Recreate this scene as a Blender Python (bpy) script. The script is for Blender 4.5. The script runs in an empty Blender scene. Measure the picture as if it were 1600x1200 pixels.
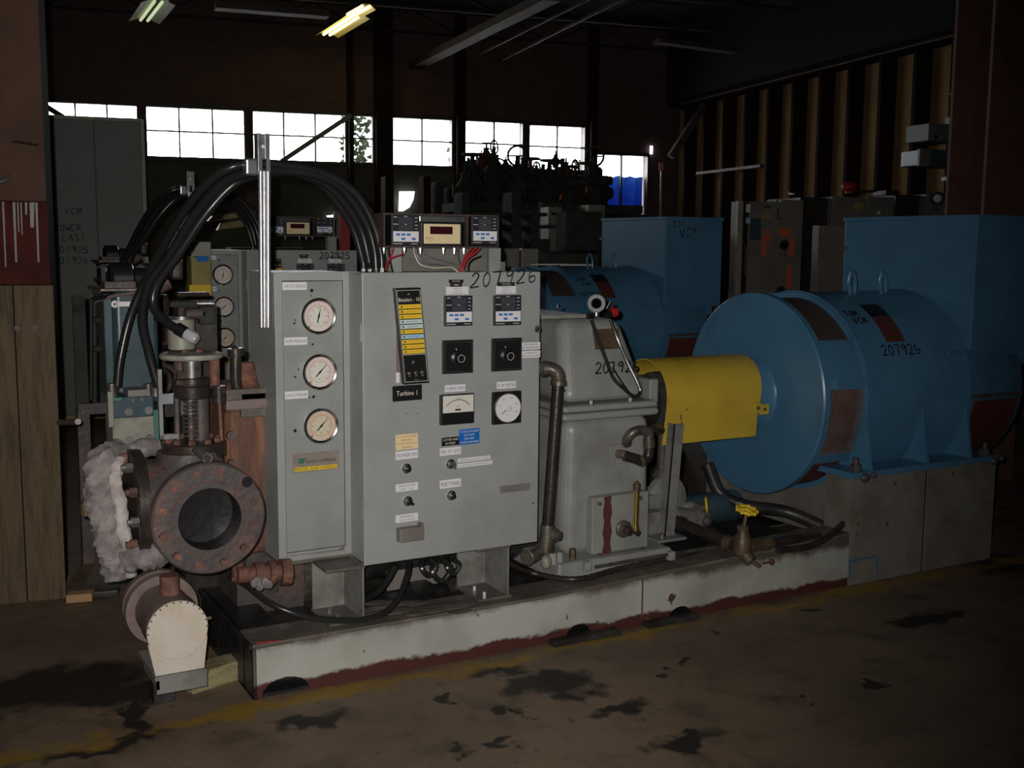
import bpy, bmesh, math, random
from mathutils import Vector, Matrix
random.seed(7)
S = bpy.context.scene
COL = S.collection
R = math.radians

# ------------------------------------------------------------------ camera, light, exposure
FOC, PITCH, ROLL, YAW, HC = 1741.0, R(7.10), R(.48), R(60.74), 1.5
Fh = Vector((math.cos(YAW), math.sin(YAW), 0)); Rt = Vector((math.sin(YAW), -math.cos(YAW), 0)); UP = Vector((0, 0, 1))
fwd = Fh*math.cos(PITCH) - UP*math.sin(PITCH); upv = Fh*math.sin(PITCH) + UP*math.cos(PITCH)
cx = Rt*math.cos(ROLL) + upv*math.sin(ROLL); cy = upv*math.cos(ROLL) - Rt*math.sin(ROLL)
cam = bpy.data.cameras.new('camera'); camo = bpy.data.objects.new('camera', cam); COL.objects.link(camo)
cam.sensor_width = 36; cam.lens = 36*FOC/1600; cam.clip_start = .05; cam.clip_end = 300
M = Matrix((cx, cy, -fwd)).transposed().to_4x4(); M.translation = (0, 0, HC); camo.matrix_world = M
S.camera = camo
S.view_settings.view_transform = 'Standard'; S.view_settings.look = 'None'
S.view_settings.exposure = 0.0; S.view_settings.gamma = 1.0; S.view_settings.use_curve_mapping = False
w = bpy.data.worlds.new('overcast_sky'); S.world = w; w.use_nodes = True
bg = w.node_tree.nodes['Background']; bg.inputs[0].default_value = (.93, .95, 1, 1); bg.inputs[1].default_value = 20.0
# the camera's own flash, beside and above the lens
fl = bpy.data.lights.new('camera_flash', 'SPOT'); fo = bpy.data.objects.new('camera_flash', fl); COL.objects.link(fo)
fl.energy = 400; fl.shadow_soft_size = .012; fl.spot_size = R(78); fl.spot_blend = 1.0; fl.color = (1, .955, .90)
flp = Vector((0, 0, HC)) - cx*.045 + cy*.035 + fwd*.0
aim = (fwd*1.0 - cx*.10 + cy*.02).normalized()
fo.location = flp; fo.rotation_euler = aim.to_track_quat('-Z', 'Y').to_euler()

# building axes: U along the window wall, V towards it (the machines stand 10.6 degrees askew)
CB = R(10.58)
BU = Vector((math.cos(CB), -math.sin(CB), 0)); BV = Vector((math.sin(CB), math.cos(CB), 0))
def B(u, v, z=0.): return BU*u + BV*v + UP*z
def ray(px, py):
    a = (px-800)/FOC; b = -(py-600)/FOC
    return cx*a + cy*b + fwd
def at(px, py, x=None, y=None, z=None, u=None, v=None, d=None):
    r = ray(px, py)
    t = x/r.x if x is not None else y/r.y if y is not None else (z-HC)/r.z if z is not None else u/r.dot(BU) if u is not None else v/r.dot(BV) if v is not None else d
    return Vector((0, 0, HC)) + r*t

# ------------------------------------------------------------------ materials
def mat(name, col, rough=.55, metal=0., col2=None, scale=5., lo=.45, hi=.65, bump=0., bscale=40., emit=None, estr=1., spots=None, sscale=9., sthr=.68, stretch=None, spec=.5, col3=None):
    m = bpy.data.materials.new(name); m.use_nodes = True
    nt = m.node_tree; N = nt.nodes; L = nt.links; b = N['Principled BSDF']
    b.inputs['Base Color'].default_value = (*col, 1); b.inputs['Roughness'].default_value = rough; b.inputs['Metallic'].default_value = metal
    b.inputs['Specular IOR Level'].default_value = spec
    tc = N.new('ShaderNodeTexCoord'); src = tc.outputs['Object']
    if stretch:
        mp = N.new('ShaderNodeMapping'); mp.inputs['Scale'].default_value = stretch; L.new(src, mp.inputs[0]); src2 = mp.outputs[0]
    else: src2 = src
    cur = None
    def blend(prev, c2, sc, a0, a1, s):
        n = N.new('ShaderNodeTexNoise'); n.inputs['Scale'].default_value = sc; n.inputs['Detail'].default_value = 7; n.inputs['Roughness'].default_value = .65; L.new(s, n.inputs['Vector'])
        r = N.new('ShaderNodeValToRGB'); r.color_ramp.elements[0].position = a0; r.color_ramp.elements[1].position = a1; L.new(n.outputs[0], r.inputs[0])
        x = N.new('ShaderNodeMix'); x.data_type = 'RGBA'; L.new(r.outputs[0], x.inputs[0])
        if prev is None: x.inputs[6].default_value = (*col, 1)
        else: L.new(prev, x.inputs[6])
        x.inputs[7].default_value = (*c2, 1); return x.outputs[2]
    if col2: cur = blend(cur, col2, scale, lo, hi, src2)
    if col3: cur = blend(cur, col3, scale*3.1, lo+.05, hi+.05, src2)
    if spots: cur = blend(cur, spots, sscale, sthr, sthr+.04, src)
    if cur is not None: L.new(cur, b.inputs['Base Color'])
    if bump:
        n = N.new('ShaderNodeTexNoise'); n.inputs['Scale'].default_value = bscale; n.inputs['Detail'].default_value = 5; L.new(src, n.inputs['Vector'])
        bp = N.new('ShaderNodeBump'); bp.inputs['Strength'].default_value = bump; bp.inputs['Distance'].default_value = .01; L.new(n.outputs[0], bp.inputs['Height']); L.new(bp.outputs[0], b.inputs['Normal'])
    if emit: b.inputs['Emission Color'].default_value = (*emit, 1); b.inputs['Emission Strength'].default_value = estr
    return m

G = {}
G['panel'] = mat('grey_panel_paint', (.325, .34, .335), .42, col2=(.275, .285, .28), scale=3, bump=.03, bscale=120)
G['panel_in'] = mat('grey_panel_paint_worn', (.28, .30, .285), .45, col2=(.235, .25, .24), scale=5, bump=.04)
G['grey'] = mat('grey_machine_paint', (.29, .30, .285), .4, col2=(.22, .22, .205), scale=4, spots=(.08, .055, .045), sscale=12, sthr=.70, bump=.1, bscale=25)
G['greyd'] = mat('grey_paint_dirty', (.22, .22, .205), .5, col2=(.09, .08, .07), scale=6, lo=.45, hi=.7, bump=.15)
G['ped'] = mat('grey_pedestal_paint', (.20, .19, .165), .5, col2=(.14, .125, .105), scale=4, spots=(.05, .018, .014), sscale=7, sthr=.71, bump=.06)
G['blue'] = mat('blue_machine_paint', (.07, .19, .32), .33, col2=(.06, .16, .27), scale=5, bump=.03, bscale=60)
G['blue2'] = mat('blue_paint_bright', (.03, .15, .33), .35, col2=(.027, .13, .28), scale=4)
G['bluedk'] = mat('blue_grey_paint', (.045, .085, .105), .35, col2=(.03, .05, .06), scale=6)
G['yellow'] = mat('yellow_guard_paint', (.60, .42, .045), .42, col2=(.52, .35, .04), scale=6, spots=(.12, .05, .02), sscale=14, sthr=.74, bump=.05)
G['rust'] = mat('rusty_steel', (.15, .062, .045), .75, col2=(.07, .04, .035), scale=9, col3=(.25, .11, .07), lo=.42, hi=.62, bump=.4, bscale=30)
G['rustdk'] = mat('dark_scaled_steel', (.065, .055, .055), .55, col2=(.13, .075, .065), scale=8, lo=.48, hi=.62, bump=.4, bscale=35, spots=(.20, .075, .05), sscale=10, sthr=.66)
G['casing'] = mat('rust_streaked_casing', (.13, .06, .04), .7, col2=(.32, .14, .07), scale=5, lo=.45, hi=.68, col3=(.05, .03, .025), stretch=(3, 3, .5), bump=.3)
G['bronze'] = mat('dirty_brass', (.13, .09, .05), .5, .3, col2=(.06, .045, .035), scale=20, bump=.2)
G['brass'] = mat('brass', (.62, .44, .16), .25, .9)
G['blackp'] = mat('black_pipe', (.035, .03, .027), .35, .3, col2=(.07, .05, .04), scale=12, bump=.15)
G['elbow'] = mat('galvanised_elbow', (.16, .145, .12), .4, .5, col2=(.08, .06, .05), scale=14, bump=.2)
G['black'] = mat('black_plastic', (.012, .012, .014), .35)
G['blackw'] = mat('black_backing', (.02, .02, .028), .45)
G['bore'] = mat('shade_black_bore', (.012, .011, .012), .35, bump=.2)  # near-black colour stands for the deep shade inside the inlet
G['hose'] = mat('black_hose', (.018, .018, .019), .28)
G['steel'] = mat('bright_steel', (.75, .75, .75), .18, 1.)
G['galv'] = mat('galvanised_steel', (.45, .46, .47), .3, .85, col2=(.3, .3, .3), scale=20)
G['dull'] = mat('dull_steel', (.22, .21, .20), .4, .7, col2=(.12, .10, .09), scale=15)
G['white'] = mat('white_label', (.74, .73, .76), .5)
G['face'] = mat('dial_white', (.68, .66, .60), .5)
G['facey'] = mat('dial_cream', (.62, .55, .42), .5)
G['cream'] = mat('cream_plastic', (.80, .66, .38), .4)
G['lcd'] = mat('dark_display', (.06, .06, .075), .2)
G['redlcd'] = mat('dark_red_display', (.045, .008, .012), .2)
G['platep'] = mat('tarnished_plate', (.34, .29, .26), .4, .3, col2=(.26, .22, .2), scale=14)
G['ringg'] = mat('light_grey_cast', (.36, .36, .36), .45, col2=(.25, .25, .25), scale=30)
G['rod'] = mat('zinc_rod', (.50, .50, .52), .38, .8, col2=(.38, .38, .4), scale=20)
G['btn'] = mat('blue_button', (.05, .16, .50), .4)
G['yel'] = mat('yellow_strip', (.75, .52, .03), .5)
G['pblue'] = mat('pale_blue_strip', (.36, .55, .74), .5)
G['pgrn'] = mat('pale_green_strip', (.52, .66, .64), .5)
G['bplate'] = mat('blue_tag', (.01, .14, .50), .4)
G['red'] = mat('red_paint', (.42, .02, .02), .4)
G['redw'] = mat('red_wire', (.40, .04, .045), .4)
G['gw'] = mat('grey_wire', (.14, .15, .17), .4)
G['ww'] = mat('white_wire', (.55, .52, .45), .4)
G['ink'] = mat('black_marker', (.008, .008, .016), .5)
G['inkd'] = mat('blue_print', (.12, .12, .22), .5)
G['inkr'] = mat('red_print', (.45, .05, .04), .5)
G['inko'] = mat('orange_print', (.80, .24, .02), .5)
G['inkw'] = mat('cream_print', (.75, .70, .55), .5)
G['insul'] = mat('fibre_insulation', (.24, .215, .21), .9, col2=(.13, .115, .115), scale=7, lo=.4, hi=.62, bump=.6, bscale=30, col3=(.32, .29, .28))
G['insulw'] = mat('white_torn_fibre', (.50, .46, .43), .9, col2=(.30, .26, .25), scale=12, bump=.6, bscale=40)
G['whitec'] = mat('cream_cap_paint', (.60, .56, .50), .5, col2=(.55, .46, .36), scale=7, spots=(.10, .08, .06), sscale=30, sthr=.74)
G['rackb'] = mat('brown_rack_paint', (.075, .05, .045), .55, col2=(.045, .035, .03), scale=8)
G['mauve'] = mat('faded_mauve_paint', (.20, .15, .14), .5, col2=(.13, .09, .08), scale=8)
G['wood'] = mat('weathered_wood', (.13, .095, .06), .8, col2=(.07, .05, .035), scale=4, stretch=(6, 6, .7), col3=(.15, .115, .065), bump=.4, spec=.15)
G['woodp'] = mat('stained_pink_board', (.11, .06, .045), .9, col2=(.08, .045, .035), scale=3, spec=.1)
G['woodr'] = mat('dark_red_paint_board', (.075, .018, .016), .9, col2=(.04, .014, .012), scale=7, spec=.1)
G['woodg'] = mat('green_end_timber', (.30, .27, .14), .8, col2=(.16, .12, .06), scale=10, stretch=(1, 1, 5))
G['ply'] = mat('tan_sheathing', (.40, .235, .10), .85, col2=(.33, .19, .08), scale=2, bump=.05)
G['stud'] = mat('dark_girt', (.028, .018, .013), .95, col2=(.02, .013, .01), scale=5, spec=.05)
G['wall'] = mat('glare_tinted_cladding', (.11, .065, .058), .85, col2=(.08, .05, .045), scale=3)  # raised, reddish colour carries the veiling glare of the windows
G['wallg'] = mat('olive_block_wall', (.075, .075, .055), .9, col2=(.05, .05, .04), scale=4, bump=.3)
G['frame'] = mat('window_frame_paint', (.05, .045, .04), .6)
G['roof'] = mat('dark_roof_deck', (.02, .018, .017), .9)
G['beam'] = mat('roof_beam_paint', (.075, .055, .05), .7, col2=(.05, .038, .034), scale=5)
G['redcol'] = mat('oxide_red_column', (.13, .062, .045), .7, col2=(.09, .045, .035), scale=6)
G['part'] = mat('grey_green_partition', (.13, .15, .135), .55, col2=(.11, .125, .11), scale=3)
G['junk'] = mat('olive_grey_castings', (.05, .056, .048), .95, col2=(.032, .03, .026), scale=9, bump=.3, spec=.1)
G['junkr'] = mat('oxide_castings', (.10, .03, .025), .6)
G['cabg'] = mat('switchgear_grey', (.20, .185, .165), .5, col2=(.15, .135, .12), scale=4)
G['orange'] = mat('orange_spray_paint', (.62, .12, .045), .7)
G['green'] = mat('green_block_paint', (.04, .17, .12), .45)
G['paleg'] = mat('pale_grey_block', (.28, .28, .23), .5, col2=(.19, .18, .15), scale=12)
G['tarp'] = mat('blue_tarp', (.02, .22, .75), .5, col2=(.01, .10, .45), scale=4, bump=.6, bscale=6)
G['leaf'] = mat('dark_leaves', (.03, .05, .02), .7)
G['foil'] = mat('clear_plastic', (.4, .42, .45), .15)
G['ymach'] = mat('dull_yellow_paint', (.33, .27, .08), .5, col2=(.22, .18, .05), scale=6)
G['card'] = mat('cardboard_piece', (.42, .24, .12), .8)

# glass pane: dusty thin glass
m = bpy.data.materials.new('dusty_glass'); m.use_nodes = True; nt = m.node_tree; nt.nodes.clear()
o_ = nt.nodes.new('ShaderNodeOutputMaterial'); a_ = nt.nodes.new('ShaderNodeBsdfTransparent'); a_.inputs[0].default_value = (.92, .93, .93, 1)
g_ = nt.nodes.new('ShaderNodeBsdfGlossy'); g_.inputs['Roughness'].default_value = .15; x_ = nt.nodes.new('ShaderNodeMixShader'); x_.inputs[0].default_value = .06
nt.links.new(a_.outputs[0], x_.inputs[1]); nt.links.new(g_.outputs[0], x_.inputs[2]); nt.links.new(x_.outputs[0], o_.inputs[0]); G['glass'] = m

# skid face: light paint over a ragged rusty foot (height-based wear)
def ragged(name, paint, paint2, foot, h0, h1, top=None, t0=9):
    m = bpy.data.materials.new(name); m.use_nodes = True; nt = m.node_tree; N = nt.nodes; L = nt.links; b = N['Principled BSDF']
    tc = N.new('ShaderNodeTexCoord'); sp = N.new('ShaderNodeSeparateXYZ'); L.new(tc.outputs['Object'], sp.inputs[0])
    n = N.new('ShaderNodeTexNoise'); n.inputs['Scale'].default_value = 7; n.inputs['Detail'].default_value = 8; n.inputs['Roughness'].default_value = .7; L.new(tc.outputs['Object'], n.inputs['Vector'])
    n2 = N.new('ShaderNodeTexNoise'); n2.inputs['Scale'].default_value = 3.5; n2.inputs['Detail'].default_value = 6; L.new(tc.outputs['Object'], n2.inputs['Vector'])
    r2 = N.new('ShaderNodeValToRGB'); r2.color_ramp.elements[0].position = .42; r2.color_ramp.elements[1].position = .62; L.new(n2.outputs[0], r2.inputs[0])
    x0 = N.new('ShaderNodeMix'); x0.data_type = 'RGBA'; x0.inputs[6].default_value = (*paint, 1); x0.inputs[7].default_value = (*paint2, 1); L.new(r2.outputs[0], x0.inputs[0])
    ma = N.new('ShaderNodeMath'); ma.operation = 'MULTIPLY_ADD'; ma.inputs[1].default_value = .09; L.new(n.outputs[0], ma.inputs[0]); L.new(sp.outputs['Z'], ma.inputs[2])
    mr = N.new('ShaderNodeMapRange'); mr.inputs[1].default_value = h0+.045; mr.inputs[2].default_value = h1+.045; mr.inputs[3].default_value = 1; mr.inputs[4].default_value = 0; L.new(ma.outputs[0], mr.inputs[0])
    x1 = N.new('ShaderNodeMix'); x1.data_type = 'RGBA'; L.new(mr.outputs[0], x1.inputs[0]); L.new(x0.outputs[2], x1.inputs[6]); x1.inputs[7].default_value = (*foot, 1)
    out = x1.outputs[2]
    # rust freckles
    n3 = N.new('ShaderNodeTexNoise'); n3.inputs['Scale'].default_value = 16; n3.inputs['Detail'].default_value = 4; L.new(tc.outputs['Object'], n3.inputs['Vector'])
    r3 = N.new('ShaderNodeValToRGB'); r3.color_ramp.elements[0].position = .68; r3.color_ramp.elements[1].position = .72; L.new(n3.outputs[0], r3.inputs[0])
    x3 = N.new('ShaderNodeMix'); x3.data_type = 'RGBA'; L.new(r3.outputs[0], x3.inputs[0]); L.new(out, x3.inputs[6]); x3.inputs[7].default_value = (.09, .05, .035, 1); out = x3.outputs[2]
    if top:
        mr2 = N.new('ShaderNodeMapRange'); mr2.inputs[1].default_value = t0+.04; mr2.inputs[2].default_value = t0+.07; L.new(ma.outputs[0], mr2.inputs[0])
        x4 = N.new('ShaderNodeMix'); x4.data_type = 'RGBA'; L.new(mr2.outputs[0], x4.inputs[0]); L.new(out, x4.inputs[6]); x4.inputs[7].default_value = (*top, 1); out = x4.outputs[2]
    L.new(out, b.inputs['Base Color']); b.inputs['Roughness'].default_value = .5
    return m
G['skidface'] = ragged('skid_paint_over_rust', (.43, .44, .40), (.31, .31, .275), (.075, .022, .02), .038, .050, top=(.10, .08, .065), t0=.165)
G['deck'] = mat('greasy_deck', (.11, .095, .08), .45, col2=(.20, .175, .15), scale=5, lo=.48, hi=.66, bump=.3)
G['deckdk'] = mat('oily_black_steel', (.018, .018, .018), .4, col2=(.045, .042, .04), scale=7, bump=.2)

# floor
def floor_mat():
    m = bpy.data.materials.new('stained_concrete_floor'); m.use_nodes = True; nt = m.node_tree; N = nt.nodes; L = nt.links; b = N['Principled BSDF']
    tc = N.new('ShaderNodeTexCoord'); P = tc.outputs['Object']
    def noise(sc, a0, a1, det=8, off=0, dist=0.):
        mp = N.new('ShaderNodeMapping'); mp.inputs['Location'].default_value = (off, off*.7, 0); L.new(P, mp.inputs[0])
        n = N.new('ShaderNodeTexNoise'); n.inputs['Scale'].default_value = sc; n.inputs['Detail'].default_value = det; n.inputs['Roughness'].default_value = .62; n.inputs['Distortion'].default_value = dist; L.new(mp.outputs[0], n.inputs['Vector'])
        r = N.new('ShaderNodeValToRGB'); r.color_ramp.elements[0].position = a0; r.color_ramp.elements[1].position = a1; L.new(n.outputs[0], r.inputs[0]); return r.outputs[0]
    def mix(f, a, c):
        x = N.new('ShaderNodeMix'); x.data_type = 'RGBA'; L.new(f, x.inputs[0])
        if isinstance(a, tuple): x.inputs[6].default_value = (*a, 1)
        else: L.new(a, x.inputs[6])
        x.inputs[7].default_value = (*c, 1); return x.outputs[2]
    c = mix(noise(1.3, .35, .68), (.215, .155, .105), (.125, .088, .06))
    c = mix(noise(5.5, .5, .72, off=3), c, (.085, .062, .045))
    c = mix(noise(14, .62, .70, off=9), c, (.09, .068, .05))
    # oil stains: distorted blobs at their own places on the floor (x, y, rx, ry, strength)
    w_ = N.new('ShaderNodeTexNoise'); w_.inputs['Scale'].default_value = 9; w_.inputs['Detail'].default_value = 5; L.new(P, w_.inputs['Vector'])
    def vm(op, a, bb=None, k=None):
        v = N.new('ShaderNodeVectorMath'); v.operation = op; L.new(a, v.inputs[0])
        if bb is not None: v.inputs[1].default_value = bb
        if k is not None: L.new(k, v.inputs[1])
        return v
    ws = vm('SUBTRACT', w_.outputs['Color'], (.5, .5, .5)); ws2 = vm('MULTIPLY', ws.outputs[0], (.28, .28, 0)); WP = vm('ADD', P, k=ws2.outputs[0]).outputs[0]
    def blob(cc, x, y, rx, ry, col, a0=.6, a1=1.):
        s = vm('SUBTRACT', WP, (x, y, 0)); d = vm('MULTIPLY', s.outputs[0], (1/rx, 1/ry, 0)); ln = N.new('ShaderNodeVectorMath'); ln.operation = 'LENGTH'; L.new(d.outputs[0], ln.inputs[0])
        mr = N.new('ShaderNodeMapRange'); mr.inputs[1].default_value = a0; mr.inputs[2].default_value = a1; mr.inputs[3].default_value = 1; mr.inputs[4].default_value = 0; L.new(ln.outputs['Value'], mr.inputs[0])
        return mix(mr.outputs[0], cc, col)
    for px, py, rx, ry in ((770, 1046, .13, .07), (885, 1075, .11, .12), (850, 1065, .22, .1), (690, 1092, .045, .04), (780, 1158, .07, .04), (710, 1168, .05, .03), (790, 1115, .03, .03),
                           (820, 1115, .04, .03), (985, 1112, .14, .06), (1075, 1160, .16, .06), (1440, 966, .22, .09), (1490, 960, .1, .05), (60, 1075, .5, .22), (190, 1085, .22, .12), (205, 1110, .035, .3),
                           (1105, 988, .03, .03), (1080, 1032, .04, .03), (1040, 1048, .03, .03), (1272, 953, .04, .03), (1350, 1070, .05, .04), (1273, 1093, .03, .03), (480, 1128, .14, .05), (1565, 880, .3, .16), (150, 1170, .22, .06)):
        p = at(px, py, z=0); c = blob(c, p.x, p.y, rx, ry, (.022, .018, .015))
    # worn yellow lane line, parallel to the machines
    sp = N.new('ShaderNodeSeparateXYZ'); L.new(WP, sp.inputs[0])
    def band(src, c0, hw, so):
        s = N.new('ShaderNodeMath'); s.operation = 'SUBTRACT'; L.new(src, s.inputs[0]); s.inputs[1].default_value = c0
        a = N.new('ShaderNodeMath'); a.operation = 'ABSOLUTE'; L.new(s.outputs[0], a.inputs[0])
        mr = N.new('ShaderNodeMapRange'); mr.inputs[1].default_value = hw-so; mr.inputs[2].default_value = hw+so; mr.inputs[3].default_value = 1; mr.inputs[4].default_value = 0; L.new(a.outputs[0], mr.inputs[0]); return mr.outputs[0]
    wear = noise(4.5, .36, .56, off=21)
    mu = N.new('ShaderNodeMath'); mu.operation = 'MULTIPLY'; L.new(band(sp.outputs['Y'], 3.41, .045, .02), mu.inputs[0]); L.new(wear, mu.inputs[1])
    mu2 = N.new('ShaderNodeMath'); mu2.operation = 'MULTIPLY'; L.new(mu.outputs[0], mu2.inputs[0]); mu2.inputs[1].default_value = .95
    c = mix(mu2.outputs[0], c, (.26, .16, .025))
    L.new(c, b.inputs['Base Color'])
    rr = N.new('ShaderNodeMapRange'); L.new(noise(3, .3, .7, off=5), rr.inputs[0]); rr.inputs[3].default_value = .42; rr.inputs[4].default_value = .75; L.new(rr.outputs[0], b.inputs['Roughness'])
    bn = N.new('ShaderNodeTexNoise'); bn.inputs['Scale'].default_value = 30; bn.inputs['Detail'].default_value = 6; L.new(P, bn.inputs['Vector'])
    bp = N.new('ShaderNodeBump'); bp.inputs['Strength'].default_value = .15; bp.inputs['Distance'].default_value = .01; L.new(bn.outputs[0], bp.inputs['Height']); L.new(bp.outputs[0], b.inputs['Normal'])
    return m
G['floor'] = floor_mat()

# ------------------------------------------------------------------ mesh builder
def frame(ax):
    ax = Vector(ax).normalized(); t = Vector((0, 0, 1)) if abs(ax.z) < .9 else Vector((1, 0, 0))
    a = t.cross(ax).normalized(); b = ax.cross(a); return a, b, ax
def smoothpath(P, n=6):
    P = [Vector(p) for p in P]; Q = [P[0]*2-P[1]] + P + [P[-1]*2-P[-2]]; out = []
    for i in range(1, len(Q)-2):
        for k in range(n):
            t = k/n; a, b, c, d = Q[i-1], Q[i], Q[i+1], Q[i+2]
            out.append(.5*((2*b) + (c-a)*t + (2*a-5*b+4*c-d)*t*t + (3*b-a-3*c+d)*t**3))
    out.append(P[-1]); return out
class MB:
    def __init__(s): s.v = []; s.f = []; s.mi = []; s.m = 0; s.sm = []
    def add(s, vs, fs, smooth=False):
        o = len(s.v); s.v += [Vector(v) for v in vs]
        for f in fs: s.f.append([i+o for i in f]); s.mi.append(s.m); s.sm.append(smooth)
        return s
    def hexa(s, p): return s.add(p, [(0, 3, 2, 1), (4, 5, 6, 7), (0, 1, 5, 4), (1, 2, 6, 5), (2, 3, 7, 6), (3, 0, 4, 7)])
    def box(s, a, b):
        (x0, y0, z0), (x1, y1, z1) = [min(p, q) for p, q in zip(a, b)], [max(p, q) for p, q in zip(a, b)]
        return s.hexa([(x0, y0, z0), (x1, y0, z0), (x1, y1, z0), (x0, y1, z0), (x0, y0, z1), (x1, y0, z1), (x1, y1, z1), (x0, y1, z1)])
    def obox(s, c, ex, ey, ez):   # half extents as vectors
        c, ex, ey, ez = Vector(c), Vector(ex), Vector(ey), Vector(ez)
        return s.hexa([c-ex-ey-ez, c+ex-ey-ez, c+ex+ey-ez, c-ex+ey-ez, c-ex-ey+ez, c+ex-ey+ez, c+ex+ey+ez, c-ex+ey+ez])
    def bbox(s, u0, u1, v0, v1, z0, z1):
        return s.hexa([B(u0, v0, z0), B(u1, v0, z0), B(u1, v1, z0), B(u0, v1, z0), B(u0, v0, z1), B(u1, v0, z1), B(u1, v1, z1), B(u0, v1, z1)])
    def rings(s, rs, closed=False, caps=True, smooth=True):
        n = len(rs[0]); vs = [p for r in rs for p in r]; fs = []
        m = len(rs)
        for i in range(m if closed else m-1):
            for k in range(n): a = i*n+k; b = i*n+(k+1) % n; c = ((i+1) % m)*n+(k+1) % n; d = ((i+1) % m)*n+k; fs.append((a, b, c, d))
        s.add(vs, fs, smooth)
        if caps and not closed:
            o = len(s.v)-len(vs)
            for f in (list(range(n))[::-1], [(m-1)*n+k for k in range(n)]): s.f.append([i+o for i in f]); s.mi.append(s.m); s.sm.append(False)
        return s
    def lathe(s, c, ax, prof, n=32, caps=True, smooth=True, a0=0.):
        a, b, d = frame(ax); c = Vector(c)
        rs = [[c + d*h + (a*math.cos(2*math.pi*k/n+a0)+b*math.sin(2*math.pi*k/n+a0))*max(r, 1e-4) for k in range(n)] for h, r in prof]
        return s.rings(rs, caps=caps, smooth=smooth)
    def cyl(s, p, q, r, r2=None, n=20, smooth=True, caps=True):
        p, q = Vector(p), Vector(q); return s.lathe(p, q-p, [(0, r), ((q-p).length, r if r2 is None else r2)], n, caps, smooth)
    def ring(s, c, ax, r0, r1, h, n=36):    # washer: inner r0, outer r1, height h along ax
        return s.lathe(c, ax, [(0, r0), (0, r1), (h, r1), (h, r0), (0, r0)], n, caps=False)
    def tube(s, P, r, n=8, sm=0, rib=0., caps=True):
        P = smoothpath(P, sm) if sm else [Vector(p) for p in P]
        t = (P[1]-P[0]).normalized(); a, b, _ = frame(t); rs = []
        for i, p in enumerate(P):
            t2 = (P[min(i+1, len(P)-1)]-P[max(i-1, 0)]).normalized()
            ax = t.cross(t2)
            if ax.length > 1e-6: q = Matrix.Rotation(t.angle(t2), 3, ax.normalized()); a = q @ a; b = q @ b
            t = t2; rr = (r[i*len(r)//len(P)] if isinstance(r, (list, tuple)) else r)*(1+(rib if i % 2 else 0))
            rs.append([p+(a*math.cos(2*math.pi*k/n)+b*math.sin(2*math.pi*k/n))*rr for k in range(n)])
        return s.rings(rs, caps=caps)
    def torus(s, c, ax, R_, r, n=32, m=10):
        a, b, d = frame(ax); c = Vector(c); rs = []
        for k in range(n):
            e = a*math.cos(2*math.pi*k/n)+b*math.sin(2*math.pi*k/n)
            rs.append([c+e*(R_+r*math.cos(2*math.pi*j/m))+d*r*math.sin(2*math.pi*j/m) for j in range(m)])
        return s.rings(rs, closed=True)
    def sphere(s, c, r, n=14, m=8, sc=(1, 1, 1)):
        c = Vector(c); rs = []
        for i in range(m+1):
            ph = math.pi*i/m; rs.append([c+Vector((math.cos(2*math.pi*k/n)*math.sin(ph)*sc[0], math.sin(2*math.pi*k/n)*math.sin(ph)*sc[1], math.cos(ph)*sc[2]))*r for k in range(n)])
        return s.rings(rs[::-1], caps=False)
    def prism(s, poly, d0, d1):    # poly: list of Vectors; extruded between offsets d0 and d1 (vectors)
        n = len(poly); vs = [Vector(p)+Vector(d0) for p in poly]+[Vector(p)+Vector(d1) for p in poly]
        return s.add(vs, [list(range(n))[::-1], [n+i for i in range(n)]]+[(i, (i+1) % n, n+(i+1) % n, n+i) for i in range(n)])
    def arc(s, yc, zc, x0, x1, r0, r1, p0, p1, n=16):   # curved slab about an X axis; angle 0 faces -Y, 90 faces up
        vs = []; fs = []
        for i in range(n+1):
            p = R(p0+(p1-p0)*i/n)
            for x in (x0, x1):
                for r in (r0, r1): vs.append((x, yc-r*math.cos(p), zc+r*math.sin(p)))
        for i in range(n):
            a = i*4; b = a+4; fs += [(a+1, a+3, b+3, b+1), (a, b, b+2, a+2), (a, a+1, b+1, b), (a+2, b+2, b+3, a+3)]
        fs += [(0, 2, 3, 1), (n*4, n*4+1, n*4+3, n*4+2)]
        return s.add(vs, fs)

def fixn(me):
    b = bmesh.new(); b.from_mesh(me); bmesh.ops.recalc_face_normals(b, faces=b.faces); b.to_mesh(me); b.free()
def link(o, parent=None, loc=None):
    COL.objects.link(o)
    if parent: o.parent = parent
    return o
WL = {}   # world location of things
def obj(name, mb, mt, parent=None, bevel=0., seg=2, loc=None):
    base = WL[parent.name] if parent else (Vector(loc) if loc is not None else None)
    if base is None:
        lo = [min(v[i] for v in mb.v) for i in range(3)]; hi = [max(v[i] for v in mb.v) for i in range(3)]
        base = Vector(((lo[0]+hi[0])/2, (lo[1]+hi[1])/2, lo[2]))
    me = bpy.data.meshes.new(name); me.from_pydata([v-base for v in mb.v], [], mb.f)
    for mm in (mt if isinstance(mt, (list, tuple)) else [mt]): me.materials.append(G[mm] if isinstance(mm, str) else mm)
    me.polygons.foreach_set('material_index', mb.mi); me.polygons.foreach_set('use_smooth', mb.sm); me.update(); fixn(me)
    if any(mb.sm): me.set_sharp_from_angle(angle=R(38))
    o = bpy.data.objects.new(name, me); link(o, parent)
    if not parent: o.location = base
    WL[o.name] = base
    if bevel:
        md = o.modifiers.new('bevel', 'BEVEL'); md.width = bevel; md.segments = seg; md.limit_method = 'ANGLE'; md.angle_limit = R(40)
    return o
def tag(o, label, cat, group=None, kind=None):
    o['label'] = label; o['category'] = cat
    if group: o['group'] = group
    if kind: o['kind'] = kind
    return o
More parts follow.
